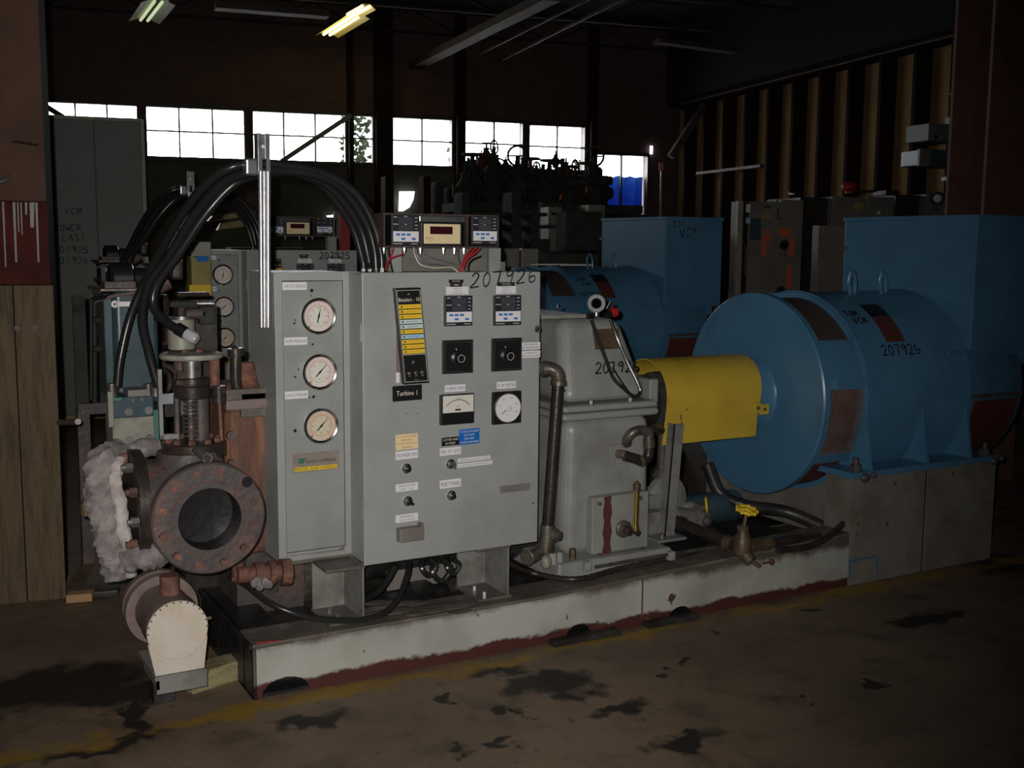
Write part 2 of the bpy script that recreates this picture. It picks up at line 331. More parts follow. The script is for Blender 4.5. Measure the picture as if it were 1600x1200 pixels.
def struct(name, mb, mt, parent=None, bevel=0.):
    o = obj(name, mb, mt, parent, bevel)
    if not parent: o['kind'] = 'structure'
    return o
def thing(name, label, cat, loc, group=None):
    o = bpy.data.objects.new(name, None); o.empty_display_size = .1; COL.objects.link(o); o.location = loc; WL[o.name] = Vector(loc)
    return tag(o, label, cat, group)
def copytree(o, parent=None, skip=()):
    c = o.copy(); COL.objects.link(c); c.parent = parent; WL[c.name] = WL[o.name]
    for ch in list(KIDS.get(o.name, [])):
        if ch.name not in skip: copytree(ch, c, skip)
    return c
KIDS = {}
def build_kids():
    KIDS.clear()
    for o in bpy.data.objects:
        if o.parent: KIDS.setdefault(o.parent.name, []).append(o)

# text as real thin geometry.  right/up give the plane; size = cap height; width squeezes to fit
def text(parent, s, pos, size, mt, right=(1, 0, 0), up=(0, 0, 1), width=None, name='lettering', center=True, depth=.0004):
    cu = bpy.data.curves.new('t', 'FONT'); cu.body = s; cu.size = 1; cu.extrude = 0; cu.resolution_u = 2
    if center: cu.align_x = 'CENTER'
    to = bpy.data.objects.new('t', cu); COL.objects.link(to); dg = bpy.context.evaluated_depsgraph_get(); me = bpy.data.meshes.new_from_object(to.evaluated_get(dg))
    bpy.data.objects.remove(to); bpy.data.curves.remove(cu)
    if not me.vertices: return None
    xs = [v.co.x for v in me.vertices]; k = size/.70; wd = (max(xs)-min(xs))*k; kx = k*(width/wd if width and (wd > width) else 1)
    right = Vector(right).normalized(); up = Vector(up).normalized(); nrm = right.cross(up); pos = Vector(pos)
    vs = [pos + right*v.co.x*kx + up*(v.co.y*k-size/2) + nrm*.0 for v in me.vertices]; fs = [list(p.vertices) for p in me.polygons]
    bpy.data.meshes.remove(me)
    mb = MB(); mb.add(vs, fs)
    o = obj(name, mb, mt, parent); return o

GL = {'2': [[(.05, .8), (.25, 1), (.5, .95), (.55, .7), (.3, .3), (.0, .02), (.65, .05)]], '0': [[(.3, 1), (.08, .75), (.05, .3), (.25, 0), (.5, .2), (.55, .7), (.3, 1)]],
      '7': [[(.0, .97), (.58, 1)], [(.58, 1), (.30, 0)]], '9': [[(.55, .8), (.3, 1), (.05, .8), (.2, .58), (.52, .75), (.55, .9), (.5, .4), (.42, 0)]],
      '6': [[(.25, 1), (.08, .6), (.1, .2), (.3, 0), (.58, .15), (.5, .45), (.2, .42), (.1, .25)]], '5': [[(.55, 1), (.12, .97), (.08, .6), (.4, .6), (.55, .3), (.35, 0), (.02, .1)]],
      'V': [[(0, 1), (.25, 0), (.55, 1)]], 'C': [[(.55, .85), (.3, 1), (.05, .6), (.1, .15), (.35, 0), (.55, .15)]], 'M': [[(0, 0), (.08, 1), (.3, .35), (.52, 1), (.62, 0)]],
      'T': [[(0, .95), (.6, 1)], [(.3, 1), (.28, 0)]], 'O': [[(.3, 1), (.05, .6), (.1, .1), (.4, 0), (.58, .4), (.5, .85), (.3, 1)]], 'P': [[(.05, 0), (.08, 1), (.45, .95), (.5, .6), (.08, .5)]],
      'W': [[(0, 1), (.15, 0), (.3, .6), (.45, 0), (.6, 1)]], 'E': [[(.5, 1), (.05, .97), (.05, 0), (.55, .03)], [(.05, .5), (.4, .52)]], 'R': [[(.05, 0), (.08, 1), (.45, .95), (.45, .6), (.08, .5), (.55, 0)]],
      'A': [[(0, 0), (.3, 1), (.58, 0)], [(.12, .4), (.48, .4)]], 'S': [[(.52, .9), (.25, 1), (.08, .75), (.45, .4), (.4, .05), (.05, .1)]], '-': [[(0, .5), (.5, .5)]], ' ': [], '/': [[(0, .2), (1.6, .8)]], 'L': [[(.1, 1), (.08, 0), (.55, .03)]]}
def hand(parent, s, fn, h, r, slant=0., adv=.85, name='marker_writing', mt='ink'):   # fn(x,y) -> world point
    mb = MB(); x = 0
    for ch in s:
        for st in GL[ch]:
            P = smoothpath([fn((x+a+slant*b)*h, b*h) for a, b in st], 3) if len(st) > 2 else [fn((x+a)*h, b*h) for a, b in st]
            mb.tube(P, r, n=5)
        x += adv
    return obj(name, mb, mt, parent)
def planefn(o, ex, ez):
    o, ex, ez = Vector(o), Vector(ex), Vector(ez); return lambda a, b: o+ex*a+ez*b
XP, YP, ZP = Vector((1, 0, 0)), Vector((0, 1, 0)), Vector((0, 0, 1))

# ================================================================== THE BUILDING
mb = MB(); mb.bbox(-9, 8.7, -6, 17.3, -.12, 0); fl_ = struct('floor', mb, 'floor'); fl_.data.transform(Matrix.Translation(fl_.location)); fl_.location = (0, 0, 0)
# roof deck, right wall bounds
ZC = 5.0
mb = MB(); mb.bbox(-9, 8.9, -6.2, 17.3, ZC, ZC+.15); struct('ceiling', mb, 'roof')
mb = MB(); mb.bbox(-9.2, -9, -6.2, 17.3, 0, ZC); struct('wall_left', mb, 'wall')
mb = MB(); mb.bbox(-9.2, 8.9, -6.2, -6, 0, ZC); struct('wall_front', mb, 'wall')
# window wall: band above, sill wall, door panel bays
BAYS = [(-3.0, -1.3, 2.69, 3.43, 3, 2), (-1.13, .12, 2.69, 3.43, 3, 2), (.21, 1.60, 2.70, 3.43, 3, 2), (1.69, 3.08, 2.70, 3.43, 3, 2), (3.17, 3.50, 2.70, 3.43, 1, 2), (3.76, 4.74, 2.69, 3.43, 2, 2), (4.92, 5.90, 2.69, 3.43, 2, 2), (5.98, 6.96, 2.69, 3.41, 2, 2), (7.12, 8.08, 2.0, 2.99, 2, 1)]
mb = MB()
edges = sorted(BAYS)
mb.bbox(-9, 8.9, 17.0, 17.2, 3.43, ZC)
prev = -9
for (u0, u1, z0, z1, a, b) in edges:
    mb.bbox(prev, u0, 17.0, 17.2, 0, 3.43)
    mb.m = 1; mb.bbox(u0, u1, 17.0, 17.2, 0, z0) ; mb.m = 0
    if z1 < 3.43: mb.bbox(u0, u1, 17.0, 17.2, z1, 3.43)
    prev = u1
mb.bbox(prev, 8.9, 17.0, 17.2, 0, 3.43)
struct('wall_back', mb, ['wall', 'wallg'])
pi = 0
for i, (u0, u1, z0, z1, na, nb) in enumerate(BAYS):
    f = MB(); t = .022
    f.bbox(u0-.01, u1+.01, 16.96, 17.06, z0-.03, z0+t); f.bbox(u0-.01, u1+.01, 16.96, 17.06, z1-t, z1+.03); f.bbox(u0-.01, u0+t, 16.96, 17.06, z0, z1); f.bbox(u1-t, u1+.01, 16.96, 17.06, z0, z1)
    wo = struct('window_%d' % (i+1), f, 'frame')
    for k in range(1, na):
        u = u0+(u1-u0)*k/na; g = MB(); g.bbox(u-.012, u+.012, 16.97, 17.03, z0, z1); obj('mullion', g, 'frame', wo)
    for k in range(1, nb):
        z = z0+(z1-z0)*(.52)/1; g = MB(); g.bbox(u0, u1, 16.975, 17.025, z-.011, z+.011); obj('glazing_bar', g, 'frame', wo)
    for a in range(na):
        for b in range(nb):
            ua, ub = u0+(u1-u0)*a/na, u0+(u1-u0)*(a+1)/na; zs = [z0, z0+(z1-z0)*.52, z1] if nb == 2 else [z0, z1]
            g = MB(); g.bbox(ua+.012, ub-.012, 16.998, 17.003, zs[b]+.01, zs[b+1]-.01); obj('pane', g, 'glass', wo)
    # daylight guide at the opening (portal: lets the renderer find the sky)
    al = bpy.data.lights.new('window_daylight', 'AREA'); al.shape = 'RECTANGLE'; al.size = u1-u0; al.size_y = z1-z0; al.cycles.is_portal = True
    ao = bpy.data.objects.new('window_daylight', al); COL.objects.link(ao); c = B((u0+u1)/2, 17.25, (z0+z1)/2); ao.location = c
    ao.rotation_euler = (-BV).to_track_quat('-Z', 'Z').to_euler()
# ground outside
mb = MB(); mb.bbox(-40, 40, 17.3, 60, -.2, -.1); struct('ground_outside', mb, mat('gravel_ground', (.25, .24, .22), .9, col2=(.2, .19, .17), scale=2))

# wall columns between windows
for i, (u0, u1, nm, lb) in enumerate(((3.50, 3.76, 'steel_column', 'thick dark steel column against the window wall at its tallest gap between windows'), (4.76, 4.90, 'steel_column', 'narrow dark steel column left of the pair of windows behind the heap of castings'),
                                     (6.98, 7.10, 'steel_column', 'dark steel column between the tall windows and the low blue-tarped window'), (3.09, 3.16, 'steel_column', 'slim dark column where the diagonal brace meets the window wall'))):
    mb = MB(); mb.bbox(u0, u1, 16.80, 16.83, 0, ZC); mb.bbox(u0, u1, 16.95, 16.98, 0, ZC); mb.bbox((u0+u1)/2-.01, (u0+u1)/2+.01, 16.83, 16.95, 0, ZC); tag(obj(nm, mb, 'stud'), lb, 'column')
def strut(name, p, q, hw, hh, mt, label, cat, group=None, par=None):
    p, q = Vector(p), Vector(q); d = (q-p).normalized(); s_ = d.cross(ZP).normalized(); n_ = s_.cross(d)
    mb = MB(); mb.obox((p+q)/2, (q-p)/2, s_*hw, n_*hh); o = obj(name, mb, mt, par)
    if label: tag(o, label, cat, group)
    return o
strut('diagonal_brace', at(440, 252, v=16.6), at(548, 180, v=16.6), .05, .035, G['part'], 'olive diagonal brace crossing the second window from the left', 'brace')
strut('diagonal_brace', at(62, 160, v=16.6), at(105, 187, v=16.6), .04, .035, 'frame', 'short dark diagonal brace in the leftmost strip of window above the partition', 'brace')
strut('diagonal_brace', at(1048, 245, v=15.5), at(1100, 165, v=15.5), .05, .05, 'beam', 'dark slanting brace at the far right corner of the hall', 'brace')
# right wall: sheathing panels between deep studs
UW = 8.44
mb = MB(); mb.bbox(UW+.22, UW+.40, -6.2, 17.3, 0, ZC); rw = struct('wall_right', mb, 'stud')
vs_ = [17.0-.62*k for k in range(0, 30)]
for k in range(len(vs_)-1):
    g = MB(); g.bbox(UW+.195, UW+.218, vs_[k+1]+.03, vs_[k]-.03, 0, 3.74); obj('sheathing_panel', g, 'ply', rw)
for v in vs_[1:]:
    g = MB(); g.bbox(UW-.02, UW+.215, v-.03, v+.03, 0, 3.76); obj('stud', g, 'stud', rw)
g = MB(); g.bbox(UW-.03, UW+.1, -1, 17, 3.76, 3.86); struct('trim_1', g, 'stud')
g = MB(); g.cyl(B(UW-.05, 9.6, 3.77), B(UW-.05, 16.5, 3.77), .015, n=8); tag(obj('wall_conduit', g, 'beam'), 'thin pale conduit along the top of the studded right wall', 'conduit')
g = MB(); g.bbox(UW-.05, UW+.02, 14.0, 15.9, 2.62, 2.66); obj('rail', g, 'beam', rw)
mb = MB(); mb.bbox(UW-.06, UW-.0, -6, 17, 3.86, ZC); struct('wall_right_upper', mb, 'roof')

# roof framing
def roofline(px0, py0, px1, py1, z, hw, hh, mt, label, cat, name, grp=None):
    return strut(name, at(px0, py0, z=z), at(px1, py1, z=z), hw, hh, mt, label, cat, grp)
roofline(622, 116, 862, -6, 4.2, .10, .05, 'beam', 'brown steel roof beam running from above the third window to the top of the photo', 'beam', 'roof_beam')
roofline(724, 97, 930, -6, 4.3, .012, .012, 'beam', 'thin conduit hung under the roof just right of the roof beam', 'conduit', 'roof_conduit')
roofline(735, 118, 975, -2, 4.3, .02, .015, 'beam', 'middle of three conduits hung under the roof', 'conduit', 'roof_conduit')
roofline(732, 160, 800, 138, 4.0, .04, .015, 'beam', 'short dim strip of steel under the roof over the castings', 'beam', 'roof_strip')
roofline(945, 175, 1022, 154, 4.0, .04, .02, 'beam', 'short dim strip of steel under the roof over the blue-tarped window', 'beam', 'roof_strip')
roofline(336, 9, 512, 23, 4.3, .11, .04, 'beam', 'dim brown joist end at the top between the two lamps', 'beam', 'roof_joist')
roofline(1026, 64, 1150, 80, 4.2, .09, .03, 'beam', 'dim grey joist at the top right of the middle of the hall', 'beam', 'roof_joist')
mb = MB(); mb.tube([at(720, 122, z=4.3), at(745, 126, z=4.2), at(775, 115, z=4.2), at(800, 98, z=4.3)], .012, n=6, sm=5); tag(obj('hanging_wire', mb, 'beam'), 'thin wire sagging between roof conduits', 'wire')
for k in range(9):
    v = 3.0+1.7*k
    mb = MB(); mb.bbox(-9, UW-.1, v-.05, v+.05, 4.60, 4.63); mb.bbox(-9, UW-.1, v-.05, v+.05, 4.93, 4.96)
    n = 24
    for i in range(n):
        u = -9+(UW+8.9)*i/n; du = (UW+8.9)/n; z0, z1 = (4.62, 4.94) if i % 2 else (4.94, 4.62)
        p, q = B(u, v, z0), B(u+du, v, z1); d = (q-p)/2; mb.obox((p+q)/2, d, BV*.012, d.cross(BV).normalized()*.012)
    tag(obj('roof_truss', mb, 'roof'), 'dark open-web roof truss crossing the hall, %s from the window wall' % ('ninth eighth seventh sixth fifth fourth third second first'.split()[k]), 'truss', 'roof trusses')

# fluorescent lamps
tubeY = mat('lit_tube_yellow', (.9, .8, .4), .4, emit=(1.0, .86, .30), estr=4)
tubeG = mat('lit_tube_dim', (.6, .7, .5), .4, emit=(.62, .72, .42), estr=.75)
G['refl'] = mat('lamp_reflector_yellowed', (.75, .62, .20), .4)
G['reflg'] = mat('lamp_reflector_grey', (.30, .30, .22), .5)
def lamp(p0, p1, hw, tm, rm, label):
    p0, p1 = Vector(p0), Vector(p1); d = (p1-p0).normalized(); s_ = d.cross(ZP).normalized()
    t = thing('fluorescent_lamp', label, 'lamp', (p0+p1)/2)
    mb = MB(); c = (p0+p1)/2; h = (p1-p0)/2
    mb.obox(c+ZP*.09, h, s_*.06, ZP*.03); obj('housing', mb, 'roof', t)
    for sg in (-1, 1):
        mb = MB(); a = c+s_*sg*.05+ZP*.06; b = c+s_*sg*hw+ZP*.0
        mb.add([a-h, a+h, b+h, b-h, a-h+ZP*.004, a+h+ZP*.004, b+h+ZP*.004, b-h+ZP*.004], [(0, 1, 2, 3), (4, 7, 6, 5), (0, 4, 5, 1), (1, 5, 6, 2), (2, 6, 7, 3), (3, 7, 4, 0)]); obj('reflector', mb, rm, t)
        mb = MB(); mb.cyl(c-h*.97+s_*sg*.045+ZP*.03, c+h*.97+s_*sg*.045+ZP*.03, .019, n=10); obj('lamp_tube', mb, tm, t)
    return t
lamp(at(510, 58, z=4.4), at(558, 28, z=4.4), .17, tubeY, 'refl', 'twin-tube ceiling lamp glowing yellow above the second window from the left')
lamp(at(225, 36, z=4.4), at(248, 6, z=4.4), .2, tubeG, 'reflg', 'dim twin-tube ceiling lamp with greenish tubes at the top left')
lamp(at(235, 2, z=4.4), at(252, -20, z=4.4), .2, tubeG, 'reflg', 'dim ceiling lamp cut off by the top edge of the photo at left')
lamp(at(548, 27, z=4.4), at(572, 14, z=4.4), .13, tubeY, 'refl', 'small yellow lit lamp end just beyond the glowing twin-tube lamp')

# red oxide column at right
mb = MB(); p = at(1543, 300, d=7.2); pu, pv = p.dot(BU), p.dot(BV)
mb.bbox(pu-.18, pu+.18, pv-.18, pv-.155, 0, ZC); mb.bbox(pu-.18, pu+.18, pv+.155, pv+.18, 0, ZC); mb.bbox(pu-.012, pu+.012, pv-.155, pv+.155, 0, ZC)
tag(obj('steel_column', mb, 'redcol'), 'wide oxide-red steel column behind the blue terminal box of the front generator', 'column')

# boarded post at left
t = thing('boarded_post', 'boarded post at the left edge, pinkish above, dripped dark red, bare wood below', 'post', B(-.6, 5.1, 0))
v0, v1, u1 = 4.93, 5.33, -.33
def pb(name, ua, ub, z0, z1, mt, dv=0.): g = MB(); g.bbox(ua, ub, v0-dv, v0+.04-dv, z0, z1); return obj(name, g, mt, t, bevel=.003)
g = MB(); g.bbox(-.80, u1, v0+.04, v1, 0, ZC); obj('post_core', g, 'stud', t)
pb('upper_board', -.80, u1, 1.66, ZC, 'woodp', -.01); pb('painted_board', -.80, u1+.003, 1.325, 1.658, 'woodr', 0)
for k, (ua, ub) in enumerate(((-.80, -.60), (-.597, -.47), (-.467, u1+.012))): pb('plank', ua, ub, .0 if k else .0, 1.322, 'wood', .012 if k < 2 else .004)
dr = MB()
for px, h, w in ((5, .26, .008), (22, .24, .011), (28, .12, .006), (33, .13, .006), (57, .24, .010), (50, .1, .02), (41, .05, .01)):
    p = at(px, 321, v=v0); u = p.dot(BU); w = w*.45; dr.hexa([B(u-w, v0-.0025, 1.655-h), B(u+w*.4, v0-.0025, 1.655-h), B(u+w*.4, v0, 1.655-h), B(u-w, v0, 1.655-h), B(u-w, v0-.0025, 1.655), B(u+w, v0-.0025, 1.655), B(u+w, v0, 1.655), B(u-w, v0, 1.655)])
obj('paint_drips', dr, 'cabg', t)
for px in (28, 55):
    p = at(px, 512, v=v0-.01); g = MB(); g.cyl(p+BV*.01, p-BV*.012, .014, n=6, smooth=False); obj('bolt', g, 'rustdk', t)
g = MB(); p = at(5, 283, v=v0); g.tube([p-BU*.05-BV*.02, p-BV*.03, p+BU*.03+ZP*.02-BV*.01], .012, n=8, sm=3); obj('hook', g, 'galv', t)
for k in range(3):
    p = at(28+k*12, 222+k*2, v=v0-.0); g = MB(); g.obox(p, BU*.02, BV*.002, ZP*.004); obj('gouge', g, 'stud', t)

# tall partition behind it
t = thing('steel_partition', 'tall grey-green sheet steel partition with marker writing behind the boarded post', 'partition', B(-.5, 10.1, 0))
for (ua, ub) in ((-1.5, -.66), (-.655, -.285), (-.28, .085)):
    g = MB(); g.bbox(ua, ub, 10.07, 10.12, .03, 2.5); obj('panel', g, 'part', t, bevel=.004)
g = MB(); g.bbox(-1.5, .08, 10.121, 10.135, .03, 2.5); obj('daylight_stop_sheet', g, 'part', t)  # added behind the panels to block window light through their joints
g = MB(); g.bbox(.085, .115, 10.04, 10.13, .0, 2.52); obj('edge_trim', g, 'paleg', t)
g = MB(); g.bbox(-1.5, .1, 10.06, 10.13, 2.5, 2.53); obj('top_channel', g, 'paleg', t)
g = MB(); g.bbox(-1.5, .1, 10.06, 10.13, 0, .03); obj('bottom_rail', g, 'ymach', t)
for s_, px, py in (('VCM', 102, 335), ('POWER', 86, 360), ('EAST', 98, 376), ('207925', 84, 395), ('207926', 84, 412)):
    o = at(px, py, v=10.065); hand(t, s_, planefn(o, BU, ZP), .055 if s_ not in ('POWER',) else .05, .003)

# ================================================================== MACHINE 1 (the front set); copied afterwards for the rear set
YF = 3.485
M1 = []       # (thing, rear label)
def mthing(name, label, cat, loc, rear=None, group=None):
    t = thing(name, label, cat, loc, group); M1.append((t, rear)); return t
def mtag(o, label, cat, rear=None): tag(o, label, cat); M1.append((o, rear)); return o

# --- skid frame
t = mthing('skid_frame', 'low pale grey steel skid frame with rusty foot under the front turbine set', 'frame', (2.8, 4.0, 0), 'grey steel skid frame under the rear turbine set')
X0, X1 = .985, 3.68
def topz(x): return .19 if x < 2.1 else .19+(x-2.1)*.034
def arch(cxp, r, h, n=8): return [(cxp-r*math.cos(math.pi*i/n), h*math.sin(math.pi*i/n)) for i in range(n+1)]
outline = [(X0, 0)]
for px, r, h in ((447, .085, .062), (904, .06, .055), (1063, .062, .05)):
    c = at(px, 1083 if px < 500 else 990 if px < 1000 else 963, y=YF).x; outline += arch(c, r, h)
outline += [(X1, 0), (X1, topz(X1)), (2.1, .19), (X0, .19)]
mb = MB(); mb.prism([(x, YF, z) for x, z in outline], (0, 0, 0), (0, .012, 0)); obj('side_beam', mb, 'skidface', t)
mb = MB(); mb.prism([(X0, 0, .178), (2.1, 0, .178), (X1, 0, topz(X1)-.012), (X1, 0, topz(X1)+.001), (2.1, 0, .191), (X0, 0, .191)], (0, YF-.004, 0), (0, YF+.16, 0)); obj('top_flange', mb, 'deck', t, bevel=.003)
mb = MB(); mb.box((X0, YF+.012, 0), (X1, YF+.15, .012)); obj('bottom_flange', mb, 'deckdk', t)  # near-black, so the arched notches look shaded inside
mb = MB(); mb.box((X0, YF+.10, .012), (X1, YF+.115, .18)); obj('beam_web', mb, 'deckdk', t)
mb = MB(); mb.box((X0, 4.45, 0), (X1+.8, 4.62, .19)); obj('rear_beam', mb, 'deckdk', t, bevel=.004)
mb = MB(); mb.box((X0, YF+.0, 0.0), (X0+.012, 4.62, .19)); mb.box((X0-.012, YF, .175), (X0+.14, 4.62, .19)); obj('end_beam', mb, 'deckdk', t)
mb = MB(); mb.box((X0+.012, YF+.15, .14), (X1, 4.45, .155)); obj('deck_plate', mb, 'deckdk', t)
for x in (1.7, 2.55, 3.3):
    mb = MB(); mb.box((x, YF+.15, .02), (x+.1, 4.45, .185)); obj('cross_beam', mb, 'deckdk', t)
s0 = at(1003, 935, y=YF).x
mb = MB(); mb.box((s0-.002, YF-.003, .03), (s0+.004, YF, topz(s0))); obj('weld_seam', mb, 'rust', t)
mb = MB(); a = at(400, 1003, y=YF); b = at(460, 997, y=YF); mb.obox((a+b)/2+Vector((0, -.001, -.004)), (b-a)/2, (0, .001, 0), (0, 0, .002)); obj('red_chalk_line', mb, 'red', t)
mb = MB(); a = at(540, 958, z=.197);
for k in range(18):
    px = 575+random.random()*180; py = 940+random.random()*22; p = at(px, py, z=.192); mb.sphere(p, .018+.02*random.random(), 10, 5, (2.2, 1.1, .16))
o = obj('grease_crust', mb, G['deck'], t); o['kind'] = 'stuff'
# shims under the skid
for px0, px1, nm in ((862, 968, 0), (1010, 1090, 1)):
    a = at(px0, 1010 if nm == 0 else 980, y=YF-.03); b = at(px1, 985 if nm == 0 else 962, y=YF-.03)
    mb = MB(); mb.box((a.x, YF-.05, 0), (b.x, YF+.1, .018)); mtag(obj('shim_plate', mb, 'deckdk', bevel=.002), ('dark shim plate on the floor under the arched notch of the front skid', 'dark shim plate under the skid right of the weld seam')[nm], 'plate')

# --- pedestal
t = mthing('generator_pedestal', 'grey steel pedestal of two panels carrying the front blue generator', 'pedestal', (4.16, 4.0, 0), 'grey steel pedestal under the rear generator')
XP0, XP1 = 3.683, 4.64
mb = MB(); mb.box((XP0, YF-.002, 0), (4.150, YF+.012, .487)); obj('front_panel', mb, 'ped', t)
mb = MB(); mb.box((4.166, YF-.002, 0), (XP1, YF+.012, .487)); obj('front_panel', mb, 'ped', t)
mb = MB(); mb.box((4.150, YF+.004, 0), (4.166, YF+.012, .487)); obj('panel_joint', mb, 'deckdk', t)
mb = MB(); mb.box((XP0, YF+.012, .0), (XP0+.012, YF+.16, .487)); obj('side_panel', mb, 'ped', t)
mb = MB(); mb.box((XP1-.012, YF+.012, .0), (XP1, 4.5, .487)); obj('side_panel', mb, 'ped', t)
mb = MB(); mb.box((XP0+.1, YF+.16, .16), (XP0+.115, 4.5, .48)); obj('inner_plate', mb, 'ped', t)
mb = MB(); mb.box((XP0+.01, 4.45, .0), (XP1, 4.5, .487)); obj('rear_panel', mb, 'ped', t)
for xx0, xx1 in ((XP0+.004, 4.148), (4.168, XP1-.004)):
    mb = MB(); mb.box((xx0, YF-.006, .208), (xx1, YF-.002, .214)); obj('weld_bead', mb, 'ped', t)
for px, py, r in ((1398, 755, .011), (1385, 819, .012), (1340, 819, .012), (1339, 835, .010), (1337, 804, .006), (1488, 741, .014), (1498, 738, .01)):
    p = at(px, py, y=YF); mb = MB(); mb.cyl(p+YP*.0, p-YP*.006, r, r*.8, n=10); obj('rust_plug', mb, 'rust', t)
mb = MB()
for (a, b) in (((1328, 905), (1328, 877)), ((1328, 877), (1370, 869)), ((1370, 869), (1371, 897))):
    p, q = at(*a, y=YF-.004), at(*b, y=YF-.004); mb.obox((p+q)/2, (q-p)/2, YP*.001, (q-p).cross(YP).normalized()*.003)
obj('blue_outline', mb, 'blue2', t)

# --- generator
GY, GZ, GR = 4.0, .815, .475
t = mthing('generator', 'large blue cylindrical generator of the front set with square terminal box on top', 'generator', (4.1, GY, .487), 'blue generator of the rear set, partly hidden behind the gearbox')
mb = MB(); mb.lathe((3.535, GY, GZ), XP, [(0, .30), (0, GR-.006), (.006, GR), (.03, GR), (.03, .3)], 72); obj('end_cover', mb, 'blue', t)
mb = MB(); mb.lathe((3.47, GY, GZ), XP, [(0, .10), (0, .150), (.02, .155), (.055, .165), (.066, .175)], 48); obj('bearing_hub', mb, 'blue', t)
mb = MB(); mb.arc(GY, GZ, 3.565, 3.79, .42, .425, -180, 180, 60); obj('air_baffle', mb, G['junkr'], t)
OP = [(8, -30), (-36, -88), (36, 88)]
for (a, b) in ((8, 36), (-30, -36), (88, 272)):
    mb = MB(); mb.arc(GY, GZ, 3.565, 3.79, .45, GR-.003, a, b, max(4, int(abs(b-a)/4))); obj('band_segment', mb, 'blue', t)
mb = MB(); mb.arc(GY, GZ, 3.565, 3.575, .45, GR-.001, 0, 360, 72); mb.arc(GY, GZ, 3.78, 3.79, .45, GR-.001, 0, 360, 72); obj('band_rim', mb, 'blue', t)
mb = MB()
for k in range(16): x = 3.58+.2*k/15; mb.arc(GY, GZ, x-.0016, x+.0016, GR-.012, GR-.009, 8, -30, 12)
for k in range(30): a = 8-38*k/29; mb.arc(GY, GZ, 3.575, 3.785, GR-.009, GR-.006, a+.18, a-.18, 1)
o = obj('wire_mesh_screen', mb, 'mauve', t)
mb = MB(); mb.arc(GY, GZ, 3.575, 3.785, .445, .45, -36, -88, 14); obj('lower_louvre', mb, G['junkr'], t)
mb = MB(); mb.arc(GY, GZ, 3.575, 3.785, .445, .45, 36, 88, 14); obj('upper_louvre', mb, 'rackb', t)
mb = MB(); mb.arc(GY, GZ, 3.60, 3.775, GR, GR+.012, 9, 14, 4); cf = obj('screen_flap', mb, 'blue', t)
for x in (3.65, 3.745):
    p = Vector((x, GY-(GR+.012)*math.cos(R(11)), GZ+GR*math.sin(R(11)))); mb = MB(); mb.sphere(p, .006, 8, 5); obj('rivet', mb, 'bronze', cf)
mb = MB(); mb.lathe((3.79, GY, GZ), XP, [(0, .44), (0, GR+.008), (.018, GR+.008), (.018, GR), (.66, GR), (.675, GR+.006), (.69, GR+.006), (.69, .40)], 72); obj('shell', mb, 'blue', t)
mb = MB(); mb.lathe((4.48, GY, GZ), XP, [(0, .40), (.015, .435), (.42, .435), (.455, .42), (.455, .05)], 64); rc = obj('rear_cover', mb, 'blue', t)
mb = MB(); mb.arc(GY, GZ, 4.56, 4.88, .432, .439, -6, -46, 10); obj('vent_opening', mb, G['junkr'], rc)
mb = MB(); mb.arc(GY, GZ, 4.54, 4.90, .436, .45, -1.5, -4, 2); obj('vent_lip', mb, 'galv', rc)
mb = MB(); mb.box((3.67, YF-.015, .487), (4.64, 4.52, .515)); obj('base_plate', mb, 'blue', t, bevel=.003)
for y0 in (YF+.0, ):
    for x in (3.80, 4.165, 4.46):
        poly = []
        for i in range(9):
            a = R(-4-48*i/8); poly.append((x, GY-(GR-.002)*math.cos(a), GZ+GR*math.sin(a)))
        zb = .515; poly += [(x, poly[-1][1], zb), (x, YF+.0, zb), (x, GY-GR-.001, GZ-.05)]
        mb = MB(); mb.prism(poly, (-.008, 0, 0), (.008, 0, 0)); obj('gusset', mb, 'blue', t)
for x in (3.80, 4.165, 4.46):
    poly = [(x, GY+(GR-.01)*math.cos(R(-5-48*i/8)), GZ+GR*math.sin(R(-5-48*i/8))) for i in range(9)]; poly += [(x, poly[-1][1], .515), (x, 4.52, .515)]
    mb = MB(); mb.prism(poly, (-.008, 0, 0), (.008, 0, 0)); obj('gusset', mb, 'blue', t)
for px, py, x in ((1352, 738, 3.72), (1532, 700, 4.58)):
    mb = MB(); mb.cyl((x, YF+.02, .5), (x, YF+.02, .575), .014, n=10); mb.cyl((x, YF+.02, .515), (x, YF+.02, .545), .026, n=6, smooth=False); obj('hold_down_bolt', mb, 'rustdk', t)
    mb = MB(); mb.sphere((x+.02, YF-.02, .49), .022, 10, 6, (1.1, .8, 1)); mb.sphere((x+.06, YF-.03, .50), .014, 8, 5); obj('jacking_screw', mb, 'rustdk', t)
mb = MB(); mb.box((4.36, 3.56, 1.0), (5.02, 4.44, 1.018)); mb.box((4.50, 3.60, .93), (4.98, 4.40, 1.0)); obj('mounting_plate', mb, 'blue', t, bevel=.003)
mb = MB(); mb.box((4.49, 3.55, 1.018), (5.02, 4.385, 1.655)); tb = obj('terminal_box', mb, 'blue', t, bevel=.006)
mb = MB(); mb.box((4.482, 3.545, 1.64), (5.03, 4.39, 1.662)); obj('box_lid', mb, 'blue', tb, bevel=.003)
p = Vector((4.487, 4.385, 1.50)); mb = MB(); mb.prism([p+Vector((0, .03, 0)), p+Vector((0, 0, .012)), p+Vector((0, -.035, 0)), p+Vector((0, 0, -.012))], (-.004, 0, 0), (.004, 0, 0)); obj('keyhole_plate', mb, 'bronze', tb)
